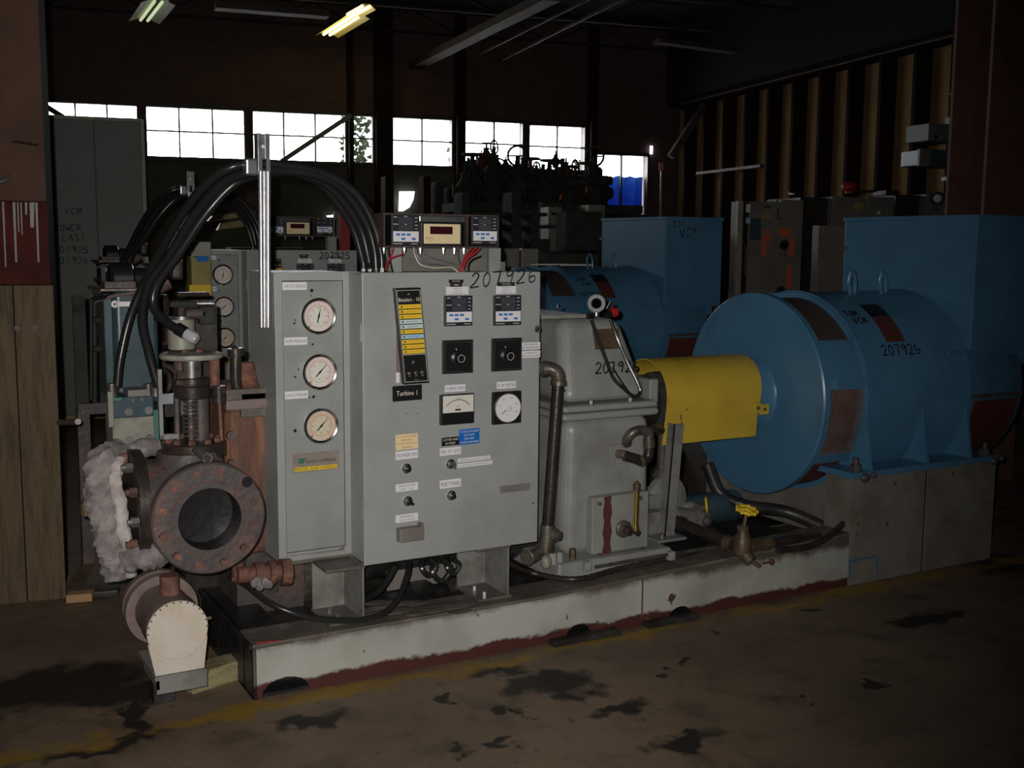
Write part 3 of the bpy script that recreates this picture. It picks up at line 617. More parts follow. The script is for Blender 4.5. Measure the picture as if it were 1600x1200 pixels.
# nameplates on the shell, lifting eyes
for mm, a, b, nm in (('black', 62, 51, 'data_plate'), (G['junkr'], 50.5, 33, 'warning_plate')):
    mb = MB(); mb.arc(GY, GZ, 3.98, 4.10, GR, GR+.003, a, b, 6); obj(nm, mb, mm, t)
mb = MB(); mb.arc(GY, GZ, 3.99, 4.08, GR+.003, GR+.004, 36, 34.5, 1); obj('plate_glint_strip', mb, 'brass', t)  # brass strip set in as the lamp glint on the plate
for x in (4.05, 4.26):
    mb = MB(); mb.tube([(x, GY-.1, GZ+GR-.02), (x-.01, GY-.1, GZ+GR+.05), (x+.02, GY-.09, GZ+GR+.10), (x+.05, GY-.08, GZ+GR+.05), (x+.05, GY-.08, GZ+GR-.02)], .008, n=8, sm=4); obj('lifting_eye', mb, 'blue', t)
GEN = t
def shellfn(x0, a0, x_scale=1., up=1.):
    return lambda s, q: Vector((x0+s*x_scale, GY-(GR+.002)*math.cos(R(a0)+q/GR), GZ+(GR+.002)*math.sin(R(a0)+q/GR)))
w1 = hand(t, '207926', shellfn(3.93, 25), .05, .003)
w2 = hand(t, 'TOM', shellfn(3.83, 52), .035, .003); w3 = hand(t, 'VCM', shellfn(3.85, 46), .035, .003)
SKIP = {w1.name, w2.name, w3.name}

# --- coupling and guard
t = mthing('shaft_coupling', 'dark steel shaft coupling half hidden inside the yellow guard', 'coupling', (3.1, GY, GZ), 'steel shaft coupling of the rear set')
mb = MB(); mb.cyl((2.76, GY, GZ), (3.5, GY, GZ), .05, n=24); obj('shaft', mb, 'dull', t)
mb = MB(); mb.lathe((2.80, GY, GZ), XP, [(0, .10), (.0, .125), (.03, .13), (.05, .12), (.12, .12), (.12, .05)], 40); obj('seal_housing', mb, 'blackp', t)
mb = MB(); mb.lathe((2.96, GY, GZ), XP, [(0, .05), (0, .13), (.05, .13), (.05, .09), (.2, .09), (.2, .13), (.26, .13), (.26, .05)], 36); obj('coupling_hub', mb, 'dull', t)
t = mthing('coupling_guard', 'bright yellow sheet metal coupling guard between the front gearbox and blue generator', 'guard', (3.18, GY, .65), None)
rg = .19; n = 18
def gl(p, bottom=.655): return [(GY-rg*math.cos(R(a)), GZ+rg*math.sin(R(a))) for a in [180*i/n for i in range(n+1)]]
def guardring(xf, off):
    r_ = rg-off; P = [Vector((xf(.65), GY-r_, .65)), Vector((xf(.74), GY-r_, .74))]
    P += [Vector((xf(GZ+r_*math.sin(R(180*i/n))), GY-r_*math.cos(R(180*i/n)), GZ+r_*math.sin(R(180*i/n)))) for i in range(n+1)]
    P += [Vector((xf(.74), GY+r_, .74)), Vector((xf(.65), GY+r_, .65))]; return P
lf = lambda z: 2.88+.04*(z-.65)/.35; rf = lambda z: 3.405+.06*max(0, (z-.72))/.28
A, Bq, C_, D_ = guardring(lf, 0), guardring(rf, 0), guardring(lf, .004), guardring(rf, .004); k = len(A)
mb = MB(); vs = A+Bq+C_+D_; fs = []
for i in range(k-1): fs += [(i, i+1, k+i+1, k+i), (2*k+i, 3*k+i, 3*k+i+1, 2*k+i+1), (i, 2*k+i, 2*k+i+1, i+1), (k+i, k+i+1, 3*k+i+1, 3*k+i)]
fs += [(0, k, 3*k, 2*k), (k-1, 3*k-1, 4*k-1, 2*k-1)]; mb.add(vs, fs, True); o = obj('guard_sheet', mb, 'yellow', t); o.data.polygons.foreach_set('use_smooth', [len(p.vertices) == 4 and p.area > .001 for p in o.data.polygons])
for (pa, pb_) in (((1179, 630), (1189, 645)), ((1188, 632), (1201, 647))):
    a, b = at(*pa, y=GY-rg-.008), at(*pb_, y=GY-rg-.008); mb = MB(); mb.box((a.x, GY-rg-.010, b.z), (b.x, GY-rg-.002, a.z)); tb_ = obj('latch_tab', mb, 'yellow', t, bevel=.002)
    c = (a+b)/2; mb = MB(); mb.cyl(c+Vector((0, .0, 0)), c+Vector((0, -.006, 0)), .008, n=10); obj('tab_bolt', mb, 'rustdk', tb_)
for px, py, hh in ((1064, 652, .012), (1065, 660, .007), (1073, 640, .005)):
    p = at(px, py, y=GY-rg-.001); mb = MB(); mb.obox(p, XP*.0025, YP*.001, ZP*hh); obj('paint_chip', mb, 'rustdk', t)
t = mthing('guard_post', 'scuffed grey steel angle post standing under the left end of the yellow guard', 'post', (2.9, 3.72, .2), None)
pa = at(1060, 662, y=3.76); pb_ = at(1045, 836, y=3.76)
mb = MB(); hx = .026
mb.hexa([(pb_.x-hx, 3.755, pb_.z), (pb_.x+hx, 3.755, pb_.z), (pb_.x+hx, 3.762, pb_.z), (pb_.x-hx, 3.762, pb_.z), (pa.x-hx, 3.755, pa.z), (pa.x+hx, 3.755, pa.z), (pa.x+hx, 3.762, pa.z), (pa.x-hx, 3.762, pa.z)])
mb.hexa([(pb_.x-hx, 3.755, pb_.z), (pb_.x-hx+.006, 3.755, pb_.z), (pb_.x-hx+.006, 3.80, pb_.z), (pb_.x-hx, 3.80, pb_.z), (pa.x-hx, 3.755, pa.z), (pa.x-hx+.006, 3.755, pa.z), (pa.x-hx+.006, 3.80, pa.z), (pa.x-hx, 3.80, pa.z)])
obj('upright', mb, 'greyd', t)
mb = MB(); mb.box((pb_.x-.1, 3.70, pb_.z-.012), (pb_.x+.05, 3.84, pb_.z)); obj('foot_plate', mb, 'greyd', t, bevel=.002)
mb = MB(); mb.cyl((pb_.x-.06, 3.73, pb_.z), (pb_.x-.06, 3.73, pb_.z+.02), .012, n=6, smooth=False); obj('bolt', mb, 'dull', t)

# --- gearbox
t = mthing('gearbox', 'tall tapered grey cast gearbox housing with marker numbers, standing right of the control cabinet', 'gearbox', (2.55, 4.0, .19), 'tall grey gearbox housing of the rear set')
def frust(mb, b0, b1, z0, z1): (x0, y0, X_0, Y_0), (x1, y1, X_1, Y_1) = b0, b1; return mb.hexa([(x0, y0, z0), (X_0, y0, z0), (X_0, Y_0, z0), (x0, Y_0, z0), (x1, y1, z1), (X_1, y1, z1), (X_1, Y_1, z1), (x1, Y_1, z1)])
mb = MB(); frust(mb, (2.315, 3.70, 2.735, 4.32), (2.355, 3.80, 2.645, 4.22), .875, 1.205); obj('upper_housing', mb, 'grey', t, bevel=.05, seg=5)
mb = MB(); mb.box((2.29, 3.665, .845), (2.745, 4.35, .873)); obj('upper_joint_flange', mb, 'grey', t, bevel=.04, seg=5)
mb = MB(); mb.box((2.285, 3.66, .812), (2.75, 4.355, .843)); obj('lower_joint_flange', mb, 'grey', t, bevel=.04, seg=5)
mb = MB(); frust(mb, (2.32, 3.70, 2.745, 4.32), (2.32, 3.695, 2.735, 4.32), .25, .812); obj('lower_housing', mb, 'grey', t, bevel=.05, seg=5)
mb = MB(); frust(mb, (2.23, 3.60, 2.80, 4.4), (2.24, 3.61, 2.79, 4.39), .19, .26); obj('foot', mb, 'grey', t, bevel=.01)
for px in (868, 924, 985):
    p = at(px, 645, y=3.685); mb = MB(); mb.cyl((p.x, 3.69, .873), (p.x, 3.69, .888), .012, n=6, smooth=False); obj('flange_bolt', mb, 'dull', t)
mb = MB(); mb.cyl((2.31, 3.72, .87), (2.31, 3.72, .93), .008, n=8); mb.cyl((2.31, 3.72, .925), (2.31, 3.72, .935), .015, n=8); obj('long_stud', mb, 'galv', t)
for px in (868, 878): 
    p = at(px, 852, y=3.63); mb = MB(); mb.cyl((p.x, 3.65, .255), (p.x, 3.65, .30), .022, n=6, smooth=False); obj('foot_bolt', mb, 'grey', t)
p = at(899, 852, y=3.64); mb = MB(); mb.cyl((p.x, 3.66, .255), (p.x, 3.66, .30), .014, n=6, smooth=False); obj('foot_bolt', mb, 'bronze', t)
# oil cover, pad, name plate
a = at(925, 778, y=3.66); b = at(1011, 872, y=3.66)
mb = MB(); mb.box((a.x, 3.655, .262), (b.x, 3.70, a.z)); oc = obj('oil_cover', mb, 'grey', t, bevel=.006)
for px, py in ((936, 787), (936, 867), (1003, 857), (1000, 778)):
    p = at(px, py, y=3.65); mb = MB(); mb.cyl(p, p-YP*.008, .008, n=8); obj('cover_bolt', mb, 'dull', oc)
p0 = at(950, 776, y=3.652); p1 = at(950, 870, y=3.652); mb = MB(); P = []
for i in range(11):
    z = p1.z+(p0.z-p1.z)*i/10; wv = .018+.004*math.sin(i*1.9); P.append((p0.x, z, wv))
mb.prism([(x-wv, 0, z) for x, z, wv in P]+[(x+wv, 0, z) for x, z, wv in P[::-1]], (0, 3.6515, 0), (0, 3.6545, 0)); obj('rust_run', mb, 'junkr', oc)
mb = MB(); a, b = at(952, 695, y=3.692), at(985, 723, y=3.692); mb.box((a.x, 3.687, b.z), (b.x, 3.70, a.z)); obj('pipe_boss', mb, 'grey', t, bevel=.003)
mb = MB(); c = at(947, 530, y=3.765)
ny = Vector((0, -.957, .29)).normalized(); uz = Vector((0, .29, .957)).normalized()
mb.obox(c+ny*.006, XP*.062, uz*.042, ny*.002); obj('name_plate', mb, 'bronze', t)
mb = MB(); mb.box((2.755, 3.74, .83), (2.80, 3.90, .95)); obj('bearing_cap', mb, 'grey', t, bevel=.006)
mb = MB(); mb.box((2.75, 3.80, .26), (2.90, 4.2, .36)); obj('side_ledge', mb, 'greyd', t, bevel=.006)
c = at(928, 585, y=3.735); w_ = hand(t, '207926', planefn(c+ny*.012, XP, uz), .044, .003, slant=.2, adv=.83); SKIP.add(w_.name)
# sheet with junk on gearbox top
mb = MB(); mb.box((2.22, 3.84, 1.206), (2.50, 4.2, 1.222)); mtag(obj('grey_board', mb, G['paleg'], bevel=.003), 'thin pale board lying on top of the front gearbox', 'board')
p = at(872, 481, y=3.85); mb = MB(); mb.cyl(p, p+Vector((.0, -.01, .008)), .006, n=8); mtag(obj('loose_screw', mb, 'steel'), 'small bright screw on the pale board on the gearbox', 'screw')

# ring fitting on top
t = mthing('ring_fitting', 'grey cast ring fitting standing upright on the front gearbox', 'fitting', at(934, 497, y=3.80), None)
c = at(932, 474, y=3.80); vd = (Vector((0, 0, HC))-c).normalized()
mb = MB(); mb.lathe(c-vd*.03, vd, [(0, .018), (0, .03), (.03, .037), (.04, .037), (.045, .033), (.04, .022), (.0, .018)], 32, caps=False); obj('ring_body', mb, G['ringg'], t)
mb = MB(); mb.cyl(c-vd*.028, c-vd*.02, .021, n=20); obj('ring_hole_shade', mb, mat('hollow_black', (.003, .003, .003), 1., spec=0), t)  # black disc coloured as the shade in the hollow ring
mb = MB(); mb.cyl(c-ZP*.052, c-ZP*.03, .012, n=10); obj('ring_stem', mb, 'galv', t)
mb = MB(); a = at(918, 494, y=3.79); b = at(1000, 494, y=3.79); mb.cyl(a, a+XP*.03, .012, n=12); mb.cyl(at(945, 493, y=3.82), at(958, 490, y=3.82), .014, n=12); mb.cyl(at(950, 484, y=3.83), at(956, 472, y=3.83), .008, n=8); mtag(obj('cable_gland', mb, 'black'), 'black cable gland beside the ring fitting on the gearbox', 'fitting')
mb = MB(); c = at(959, 488, y=3.82); mb.lathe(c-XP*.015, XP, [(0, .012), (.004, .02), (.025, .02), (.032, .012)], 16); mtag(obj('red_bung', mb, 'red'), 'red plastic cap lying right of the ring fitting on the gearbox', 'cap')
mb = MB()
mb.tube([at(924, 500, y=3.775), at(935, 530, y=3.75), at(948, 565, y=3.725), at(958, 590, y=3.71), at(972, 605, y=3.69), at(990, 619, y=3.68), at(1000, 613, y=3.68), at(996, 598, y=3.69), at(980, 565, y=3.72), at(965, 530, y=3.745), at(954, 500, y=3.775)], .0075, n=8, sm=6)
mb.tube([at(957, 574, y=3.71), at(972, 598, y=3.70), at(986, 617, y=3.69)], .004, n=6, sm=4)
mtag(obj('hanging_cable', mb, 'hose'), 'thin black cable hanging in a loop down the face of the gearbox', 'cable')

# --- oil loop pipe, sight glass
t = mthing('oil_return_pipe', 'curled brown and grey pipe with elbows on the right face of the front gearbox', 'pipe', at(968, 710, y=3.69), None)
e = 3.60
mb = MB(); mb.cyl(at(966, 709, y=3.69), at(980, 711, y=3.61), .019, n=16); obj('nipple', mb, 'mauve', t)
mb = MB(); mb.tube([at(975, 712, y=3.61), at(990, 716, y=3.60), at(1003, 720, y=3.60), at(1012, 714, y=3.60), at(1014, 700, y=3.60)], .021, n=12, sm=5); obj('lower_elbow', mb, 'blackp', t)
mb = MB(); mb.lathe(at(1000, 720, y=3.6), Vector((1, 0, .4)), [(-.006, .02), (-.006, .026), (.008, .026), (.008, .02)], 16); mb.cyl(at(1014, 699, y=3.6), at(1014, 686, y=3.6), .024, n=14); obj('elbow_collar', mb, 'elbow', t)
mb = MB(); mb.tube([at(1014, 688, y=3.60), at(1013, 676, y=3.60), at(1002, 672, y=3.60), at(990, 675, y=3.605), at(981, 684, y=3.62), at(979, 693, y=3.65)], .020, n=12, sm=5); obj('upper_elbow', mb, 'elbow', t)
mb = MB(); mb.tube([at(1012, 672, y=3.62), at(1022, 668, y=3.66), at(1032, 672, y=3.70)], .019, n=10, sm=4); obj('side_branch', mb, 'blackp', t)
t = mthing('sight_glass', 'brass sight glass tube rising from a round black port on the gearbox', 'gauge', at(976, 826, y=3.655), None)
c = at(973, 826, y=3.655)
mb = MB(); mb.lathe(c, -YP, [(0, .036), (.012, .036), (.02, .028), (.03, .026)], 28); obj('port_flange', mb, 'dull', t)
mb = MB(); mb.lathe(c-YP*.02, -YP, [(0, .022), (.03, .02), (.035, .012)], 20); obj('port_nut', mb, 'blackp', t)
mb = MB(); mb.tube([c-YP*.04, at(990, 829, y=3.61), at(998, 834, y=3.61)], .013, n=12, sm=4); obj('port_elbow', mb, 'blackp', t)
a, b = at(993, 822, y=3.605), at(995, 762, y=3.605)
mb = MB(); mb.cyl(a, b, .011, n=14); obj('glass_tube', mb, 'brass', t)
for sx in (-.011, .011):
    mb = MB(); mb.cyl(a+XP*sx, b+XP*sx, .003, n=6); obj('guard_rod', mb, 'brass', t)
mb = MB(); mb.cyl(b-ZP*.01, b+ZP*.016, .015, n=12); mb.cyl(b+ZP*.016, b+ZP*.026, .008, n=10); obj('tube_cap', mb, 'bronze', t)
mb = MB(); mb.cyl(a-ZP*.018, a, .015, n=12); obj('tube_collar', mb, 'brass', t)

# --- black vertical oil pipe
t = mthing('oil_supply_pipe', 'upright black oil pipe with a brown elbow between the control cabinet and gearbox', 'pipe', at(850, 860, y=3.6), None)
mb = MB(); mb.tube([at(835, 575, y=3.66), at(850, 576, y=3.63), at(862, 577, y=3.61), at(871, 584, y=3.60), at(873, 598, y=3.60)], .027, n=16, sm=6); obj('top_elbow', mb, 'elbow', t)
mb = MB(); mb.cyl(at(849, 567+9, y=3.632), at(854, 577, y=3.62), .031, n=18); mb.cyl(at(873, 595, y=3.6), at(872.5, 602, y=3.6), .0315, n=18); obj('elbow_band', mb, 'elbow', t)
mb = MB(); mb.cyl(at(872, 600, y=3.60), at(856, 822, y=3.60), .0235, n=20); obj('pipe_run', mb, 'blackp', t)
mb = MB(); mb.cyl(at(856, 820, y=3.60), at(855, 830, y=3.60), .028, n=18); mb.tube([at(856, 828, y=3.6), at(854, 846, y=3.60), at(853, 862, y=3.6)], .030, n=14); mb.cyl(at(856, 834, y=3.6), at(870, 837, y=3.57), .026, n=14); obj('tee', mb, 'elbow', t)
mb = MB(); mb.cyl(at(868, 836, y=3.575), at(876, 838, y=3.555), .020, n=6, smooth=False); obj('tee_plug', mb, 'dull', t)
mb = MB(); mb.tube([at(845, 862, y=3.62), at(832, 870, y=3.6), at(822, 872, y=3.58)], .024, n=12, sm=4); mb.torus(at(824, 871, y=3.58), at(824, 871, y=3.58)-at(845, 862, y=3.62), .026, .006); obj('lower_elbow', mb, 'elbow', t)
mb = MB(); mb.sphere(at(853, 878, y=3.58), .022, 12, 8, (1, 1, 1.3)); obj('drain_boss', mb, 'paleg', t)

# --- control cabinet
YD = 3.515
t = mthing('control_cabinet', 'large grey control cabinet at the front with black instruments, yellow alarm strip and dials', 'cabinet', (1.75, 3.7, .4), 'grey control cabinet of the rear set, its top showing above the front gauge cabinet')
XB0, XB1, ZB1 = 1.39, 2.085, 1.405
pbl = at(573, 884, y=YD); ZB0 = pbl.z
mb = MB(); mb.box((XB0+.004, YD+.012, ZB0+.004), (XB1-.004, YD+.31, ZB1-.004)); obj('cabinet_body', mb, 'panel', t, bevel=.004)
mb = MB(); mb.box((XB0, YD, ZB0), (XB1, YD+.010, ZB1)); door = obj('door', mb, 'panel', t, bevel=.003)
CAB = t
def D(px, py, off=0.): return at(px, py, y=YD-off)
def rect(px0, py0, px1, py1, y):   # door rectangle from photo corner pixels -> (x0, x1, z0, z1)
    a = at(px0, (py0+py1)/2, y=y); b = at(px1, (py0+py1)/2, y=y); c = at((px0+px1)/2, py0, y=y); d = at((px0+px1)/2, py1, y=y); return a.x, b.x, d.z, c.z
def plate(parent, name, px0, py0, px1, py1, mt, lines=(), ink='inkd', th=.0015, base=None, h=None, tilt=0., fill=.9):
    y = YD if base is None else base
    x0, x1, z0, z1 = rect(px0, py0, px1, py1, y); cxx, czz = (x0+x1)/2, (z0+z1)/2; hx, hz = (x1-x0)/2, (z1-z0)/2
    ex = Vector((math.cos(tilt), 0, math.sin(tilt))); ez = Vector((-math.sin(tilt), 0, math.cos(tilt))); c = Vector((cxx, y-th/2, czz))
    mb = MB(); mb.obox(c, ex*hx, YP*(th/2), ez*hz); o = obj(name, mb, mt, parent, bevel=min(.0012, th*.3))
    k = len(lines); step = 2*hz/(k+.3) if k else 0
    for i, s in enumerate(lines):
        if s: text(o, s, c-YP*(th/2+.0008)+ez*(hz-step*(i+.65)), (h or step*.55), ink, right=ex, up=ez, width=2*hx*fill)
    return o
for py0, py1 in ((505, 534), (780, 812)):
    a, b = at(568, py0, y=YD), at(568, py1, y=YD); mb = MB(); mb.cyl((XB0-.004, YD+.002, b.z), (XB0-.004, YD+.002, a.z), .005, n=8); obj('hinge', mb, 'paleg', t)
p = D(839, 514); mb = MB(); mb.cyl(p, p-YP*.006, .013, n=20); lk = obj('latch', mb, 'galv', t)
mb = MB(); mb.obox(p-YP*.007, Vector((.007, 0, .004)), YP*.001, Vector((-.001, 0, .0018))); obj('latch_slot', mb, 'black', lk)
p = D(833, 786); mb = MB(); mb.cyl(p, p-YP*.002, .003, n=8); obj('screw_hole', mb, 'black', t)
plate(t, 'faded_patch', 781, 757, 828, 768, G['cabg'], th=.0006)
w_ = hand(t, '207926', planefn(D(735, 450, .001), XP+ZP*.07, ZP), .050, .0028, slant=.12, adv=.93); SKIP.add(w_.name)
# controllers
def controller(parent, px0, py0, px1, py1, base, th=.012):
    x0, x1, z0, z1 = rect(px0, py0, px1, py1, base); W, H = x1-x0, z1-z0; y = base-th
    mb = MB(); mb.box((x0, y, z0), (x1, base, z1)); o = obj('process_controller', mb, 'blackw', parent, bevel=.0015)
    def sub(nm, u0, v0, u1, v1, mt, d=.0012): g = MB(); g.box((x0+W*u0, y-d, z0+H*v0), (x0+W*u1, y, z0+H*v1)); return obj(nm, g, mt, o)
    sub('keypad', .05, .13, .97, .47, 'white'); sub('upper_display', .26, .70, .76, .93, 'lcd'); sub('lower_display', .26, .50, .76, .68, 'lcd', .0010)
    for (u, v) in ((.15, .33), (.34, .33), (.53, .33), (.34, .19), (.72, .19)): sub('button', u, v, u+.14, v+.07, 'btn', .0022)
    g = MB()
    for (u0, v, u1) in ((.07, .92, .2), (.44, .945, .56), (.05, .69, .24), (.46, .685, .54), (.83, .9, .94), (.83, .78, .92), (.83, .66, .94), (.83, .55, .92), (.05, .055, .38), (.70, .055, .93)):
        g.box((x0+W*u0, y-.0008, z0+H*v), (x0+W*u1, y-.0001, z0+H*(v+.018)))
    sub_o = obj('printed_marks', g, 'inkw', o); return o
controller(t, 693, 462, 736, 509, YD); controller(t, 770, 461, 812, 508, YD)
plate(t, 'name_tag', 697, 448, 732, 460, 'white', ('GENERATOR', 'WINDING', 'TEMPERATURE'), 'inkd'); plate(t, 'name_tag', 775, 447, 806, 459, 'white', ('GENERATOR', 'BEARING', 'TEMPERATURE'), 'inkd')
plate(t, 'name_tag', 703, 442, 722, 448, 'blackw', ('HIGH',), 'inkw'); plate(t, 'name_tag', 701, 437, 724, 442, 'black', ('120C MAX.',), 'inkw'); plate(t, 'name_tag', 778, 441, 804, 447, 'blackw', ('120C MAX.',), 'inkw')
# rotary dials
for (a, b, c_, d_, kx, ky) in ((690, 531, 737, 583, 718, 557), (767, 528, 813, 579, 796, 555)):
    o = plate(t, 'rotary_dial_plate', a, b, c_, d_, 'black', th=.012)
    x0, x1, z0, z1 = rect(a, b, c_, d_, YD); y = YD-.012; g = MB(); w_2 = .0012
    i = .008; xa, xb, za, zb = x0+i, x1-i*.6, z0+i*.7, z1-i
    for q in (((xa, za), (xb, za+w_2)), ((xa, zb), (xb, zb+w_2)), ((xa, za), (xa+w_2, zb)), ((xb, za), (xb+w_2, zb))): g.box((q[0][0], y-.0008, q[0][1]), (q[1][0], y, q[1][1]))
    obj('border_line', g, G['elbow'], o)
    g = MB(); cc = Vector(((x0+x1)/2-.002, y, (z0+z1)/2-.004)); kk = []
    g.lathe(cc, -YP, [(0, .026), (.004, .026), (.008, .017), (.02, .0155), (.028, .015)], 32); kn = obj('knob', g, 'black', o)
    g = MB(); g.ring(cc-YP*.028, -YP, .0125, .0138, .0012, 32); obj('knob_ring', g, 'inkw', kn)
    g = MB(); g.obox(cc+Vector((-.006, -.0005, .031)), Vector((.0008, 0, 0)), YP*.0005, Vector((-.0012, 0, .004))); obj('pointer_mark', g, 'inkw', o)
plate(t, 'name_tag', 814, 535, 844, 546, 'white', ('B.S.E. BEARING', 'HIGH TEMPERATURE ALARM'), 'ink'); plate(t, 'name_tag', 814, 548, 844, 559, 'white', ('C.S. BEARING', 'PROVIDER ALARM'), 'inkd')
# alarm annunciator (tilted open strip)
x0, x1, z0, z1 = rect(621, 448, 658, 600, YD); cA = Vector(((x0+x1)/2, YD-.014, (z0+z1)/2)); tl = R(5.6); ex = Vector((math.cos(R(1)), 0, math.sin(R(1)))); ez = Vector((-math.sin(tl), 0, math.cos(tl))); hx, hz = (x1-x0)/2+.003, (z1-z0)/2-.002
mb = MB(); mb.obox(cA, ex*hx, YP*.012, ez*hz); al = obj('alarm_annunciator', mb, 'black', t, bevel=.002)
yf = cA-YP*.012
def ann(nm, u0, u1, v0, v1, mt, d=.001): g = MB(); g.obox(yf-YP*d/2+ex*((u0+u1)/2*hx)+ez*((v0+v1)/2*hz), ex*((u1-u0)/2*hx), YP*d/2, ez*((v1-v0)/2*hz)); return obj(nm, g, mt, al)
g = MB(); bw = .0012
for q in ((ex*(-.9*hx), None), (ex*(.9*hx), None)): g.obox(yf-YP*.0004+q[0], ex*bw/2, YP*.0004, ez*hz*.95)
for s_ in (-.95, .95): g.obox(yf-YP*.0004+ez*hz*s_, ex*hx*.9, YP*.0004, ez*bw/2)
obj('border_line', g, 'inkw', al)
text(al, 'Betalert - 10', yf-YP*.0012+ez*hz*.76, .0135, 'inkw', right=ex, up=ez, width=hx*1.62); text(al, 'JAP', yf-YP*.0012+ez*hz*.87, .004, 'inkw', right=ex, up=ez)
cols = ['yel', 'yel', 'yel', 'pgrn', 'pgrn', 'yel', 'pblue', 'yel', 'yel', 'yel']
for i, c_ in enumerate(cols):
    v1_ = .66-.104*i; o = ann('alarm_strip', -.86, .86, v1_-.085, v1_, c_, .0015)
    g = MB(); pc = yf-YP*.0015+ex*(-.66*hx)+ez*((v1_-.043)*hz); g.cyl(pc, pc-YP*.003, .0032, n=12); obj('alarm_lamp', g, 'bronze', o)
    g = MB(); pc = yf-YP*.0019+ex*(.1*hx)+ez*((v1_-.043)*hz); g.obox(pc, ex*hx*.45, YP*.0003, ez*.0008); obj('printed_line', g, 'inko' if c_ == 'yel' else 'gw', o)
ann('white_rule', -.86, .86, -.385, -.375, 'inkw', .0018)
g = MB(); pc = yf+ex*hx*.06-ez*hz*.56; g.lathe(pc, -YP, [(0, .014), (.003, .014), (.006, .009), (.008, .009)], 24); obj('bezel_button', g, 'black', al)
for u in (-.52, .0, .5):
    g = MB(); pc = yf+ex*hx*u-ez*hz*.77; g.lathe(pc, -YP, [(0, .007), (.004, .0065), (.005, .004)], 14); obj('small_button', g, 'dull', al)
    g = MB(); g.obox(yf-YP*.0004+ex*hx*u-ez*hz*.83, ex*.003, YP*.0004, ez*.0006); obj('button_mark', g, 'inkw', al)
text(al, 'RETRANSMIT', yf-YP*.0012-ez*hz*.91, .0022, 'inkw', right=ex, up=ez)
g = MB(); g.box((x0-.004, YD-.002, z0+.04), (x0+.012, YD, z1-.06)); obj('cutout_edge', g, 'mauve', t)
g = MB(); a = D(621, 590); g.obox(a, XP*.006, YP*.004, ZP*.018); obj('white_clip', g, 'white', t)
tp = plate(t, 'title_plate', 613, 602, 659, 626, 'black', (), th=.002, tilt=R(.6)); text(tp, 'Turbine 1', D(636.5, 614, .0035), .017, 'inkw', width=.078)
# meters
plate(t, 'name_tag', 695, 601, 727, 612, 'white', ('TURBINE SPEED',), 'inkd'); plate(t, 'name_tag', 776, 596, 806, 607, 'white', ('K W METER',), 'inkd')
x0, x1, z0, z1 = rect(686, 615, 738, 662, YD)
mb = MB(); mb.box((x0, YD-.016, z0), (x1, YD, z1)); sm_ = obj('speed_meter', mb, 'black', t, bevel=.002)
g = MB(); g.box((x0+.007, YD-.0175, z0+(z1-z0)*.40), (x1-.004, YD-.016, z1-.004)); obj('meter_face', g, 'face', sm_)
g = MB(); P = []
for i in range(15):
    a_ = R(145-110*i/14); P.append(Vector(((x0+x1)/2+.056*math.cos(a_), YD-.018, z0+(z1-z0)*.35+.056*math.sin(a_)*.9-.0)))
for i in range(14): g.tube([P[i], P[i+1]], .0012, n=4)
obj('scale_arc', g, 'ink', sm_)
text(sm_, 'RPM', Vector(((x0+x1)/2+.0, YD-.0185, z0+(z1-z0)*.60)), .0045, 'inkr'); text(sm_, '20   40   60', Vector(((x0+x1)/2+.006, YD-.0185, z1-.013)), .0042, 'inkd')
g = MB(); g.box(((x0+x1)/2-.011, YD-.018, z0+(z1-z0)*.46), ((x0+x1)/2+.011, YD-.0175, z0+(z1-z0)*.51)); obj('maker_bar', g, 'ink', sm_)
x0, x1, z0, z1 = rect(767, 611, 813, 662, YD); cc = Vector(((x0+x1)/2, YD, (z0+z1)/2))
mb = MB(); mb.box((x0, YD-.012, z0), (x1, YD, z1)); km = obj('power_meter', mb, 'black', t, bevel=.008, seg=3)
hw = (x1-x0)/2*.84
g = MB(); g.lathe(cc-YP*.012, -YP, [(0, hw+.003), (.006, hw+.003), (.007, hw)], 40); obj('meter_rim', g, 'dull', km)
g = MB(); g.cyl(cc-YP*.019, cc-YP*.0195, hw, n=40); obj('meter_face', g, 'white', km)
g = MB(); g.lathe(cc+Vector((.002, -.0195, -.002)), -YP, [(0, .013), (.002, .013), (.003, .010)], 20); obj('hub_disc', g, 'face', km)
g = MB(); g.obox(cc+Vector((-.014, -.0215, -.010)), Vector((.012, 0, .009)), YP*.0005, Vector((-.0007, 0, .0009))); obj('needle', g, 'ink', km)
for s_, a_ in (('0', 208), ('100', 165), ('200', 122), ('300', 72), ('400', 22), ('500', -22)):
    text(km, s_, cc+Vector((math.cos(R(a_))*hw*.74, -.0205, math.sin(R(a_))*hw*.74)), .0055, 'inkd')
text(km, 'K W', cc+Vector((0, -.0205, -.024)), .0045, 'inkd')
for sx in (-1, 1):
    for sz in (-1, 1): g = MB(); q = cc+Vector((sx*.036, -.012, sz*.036)); g.cyl(q, q-YP*.0015, .003, n=8); obj('case_screw', g, 'lcd', km)
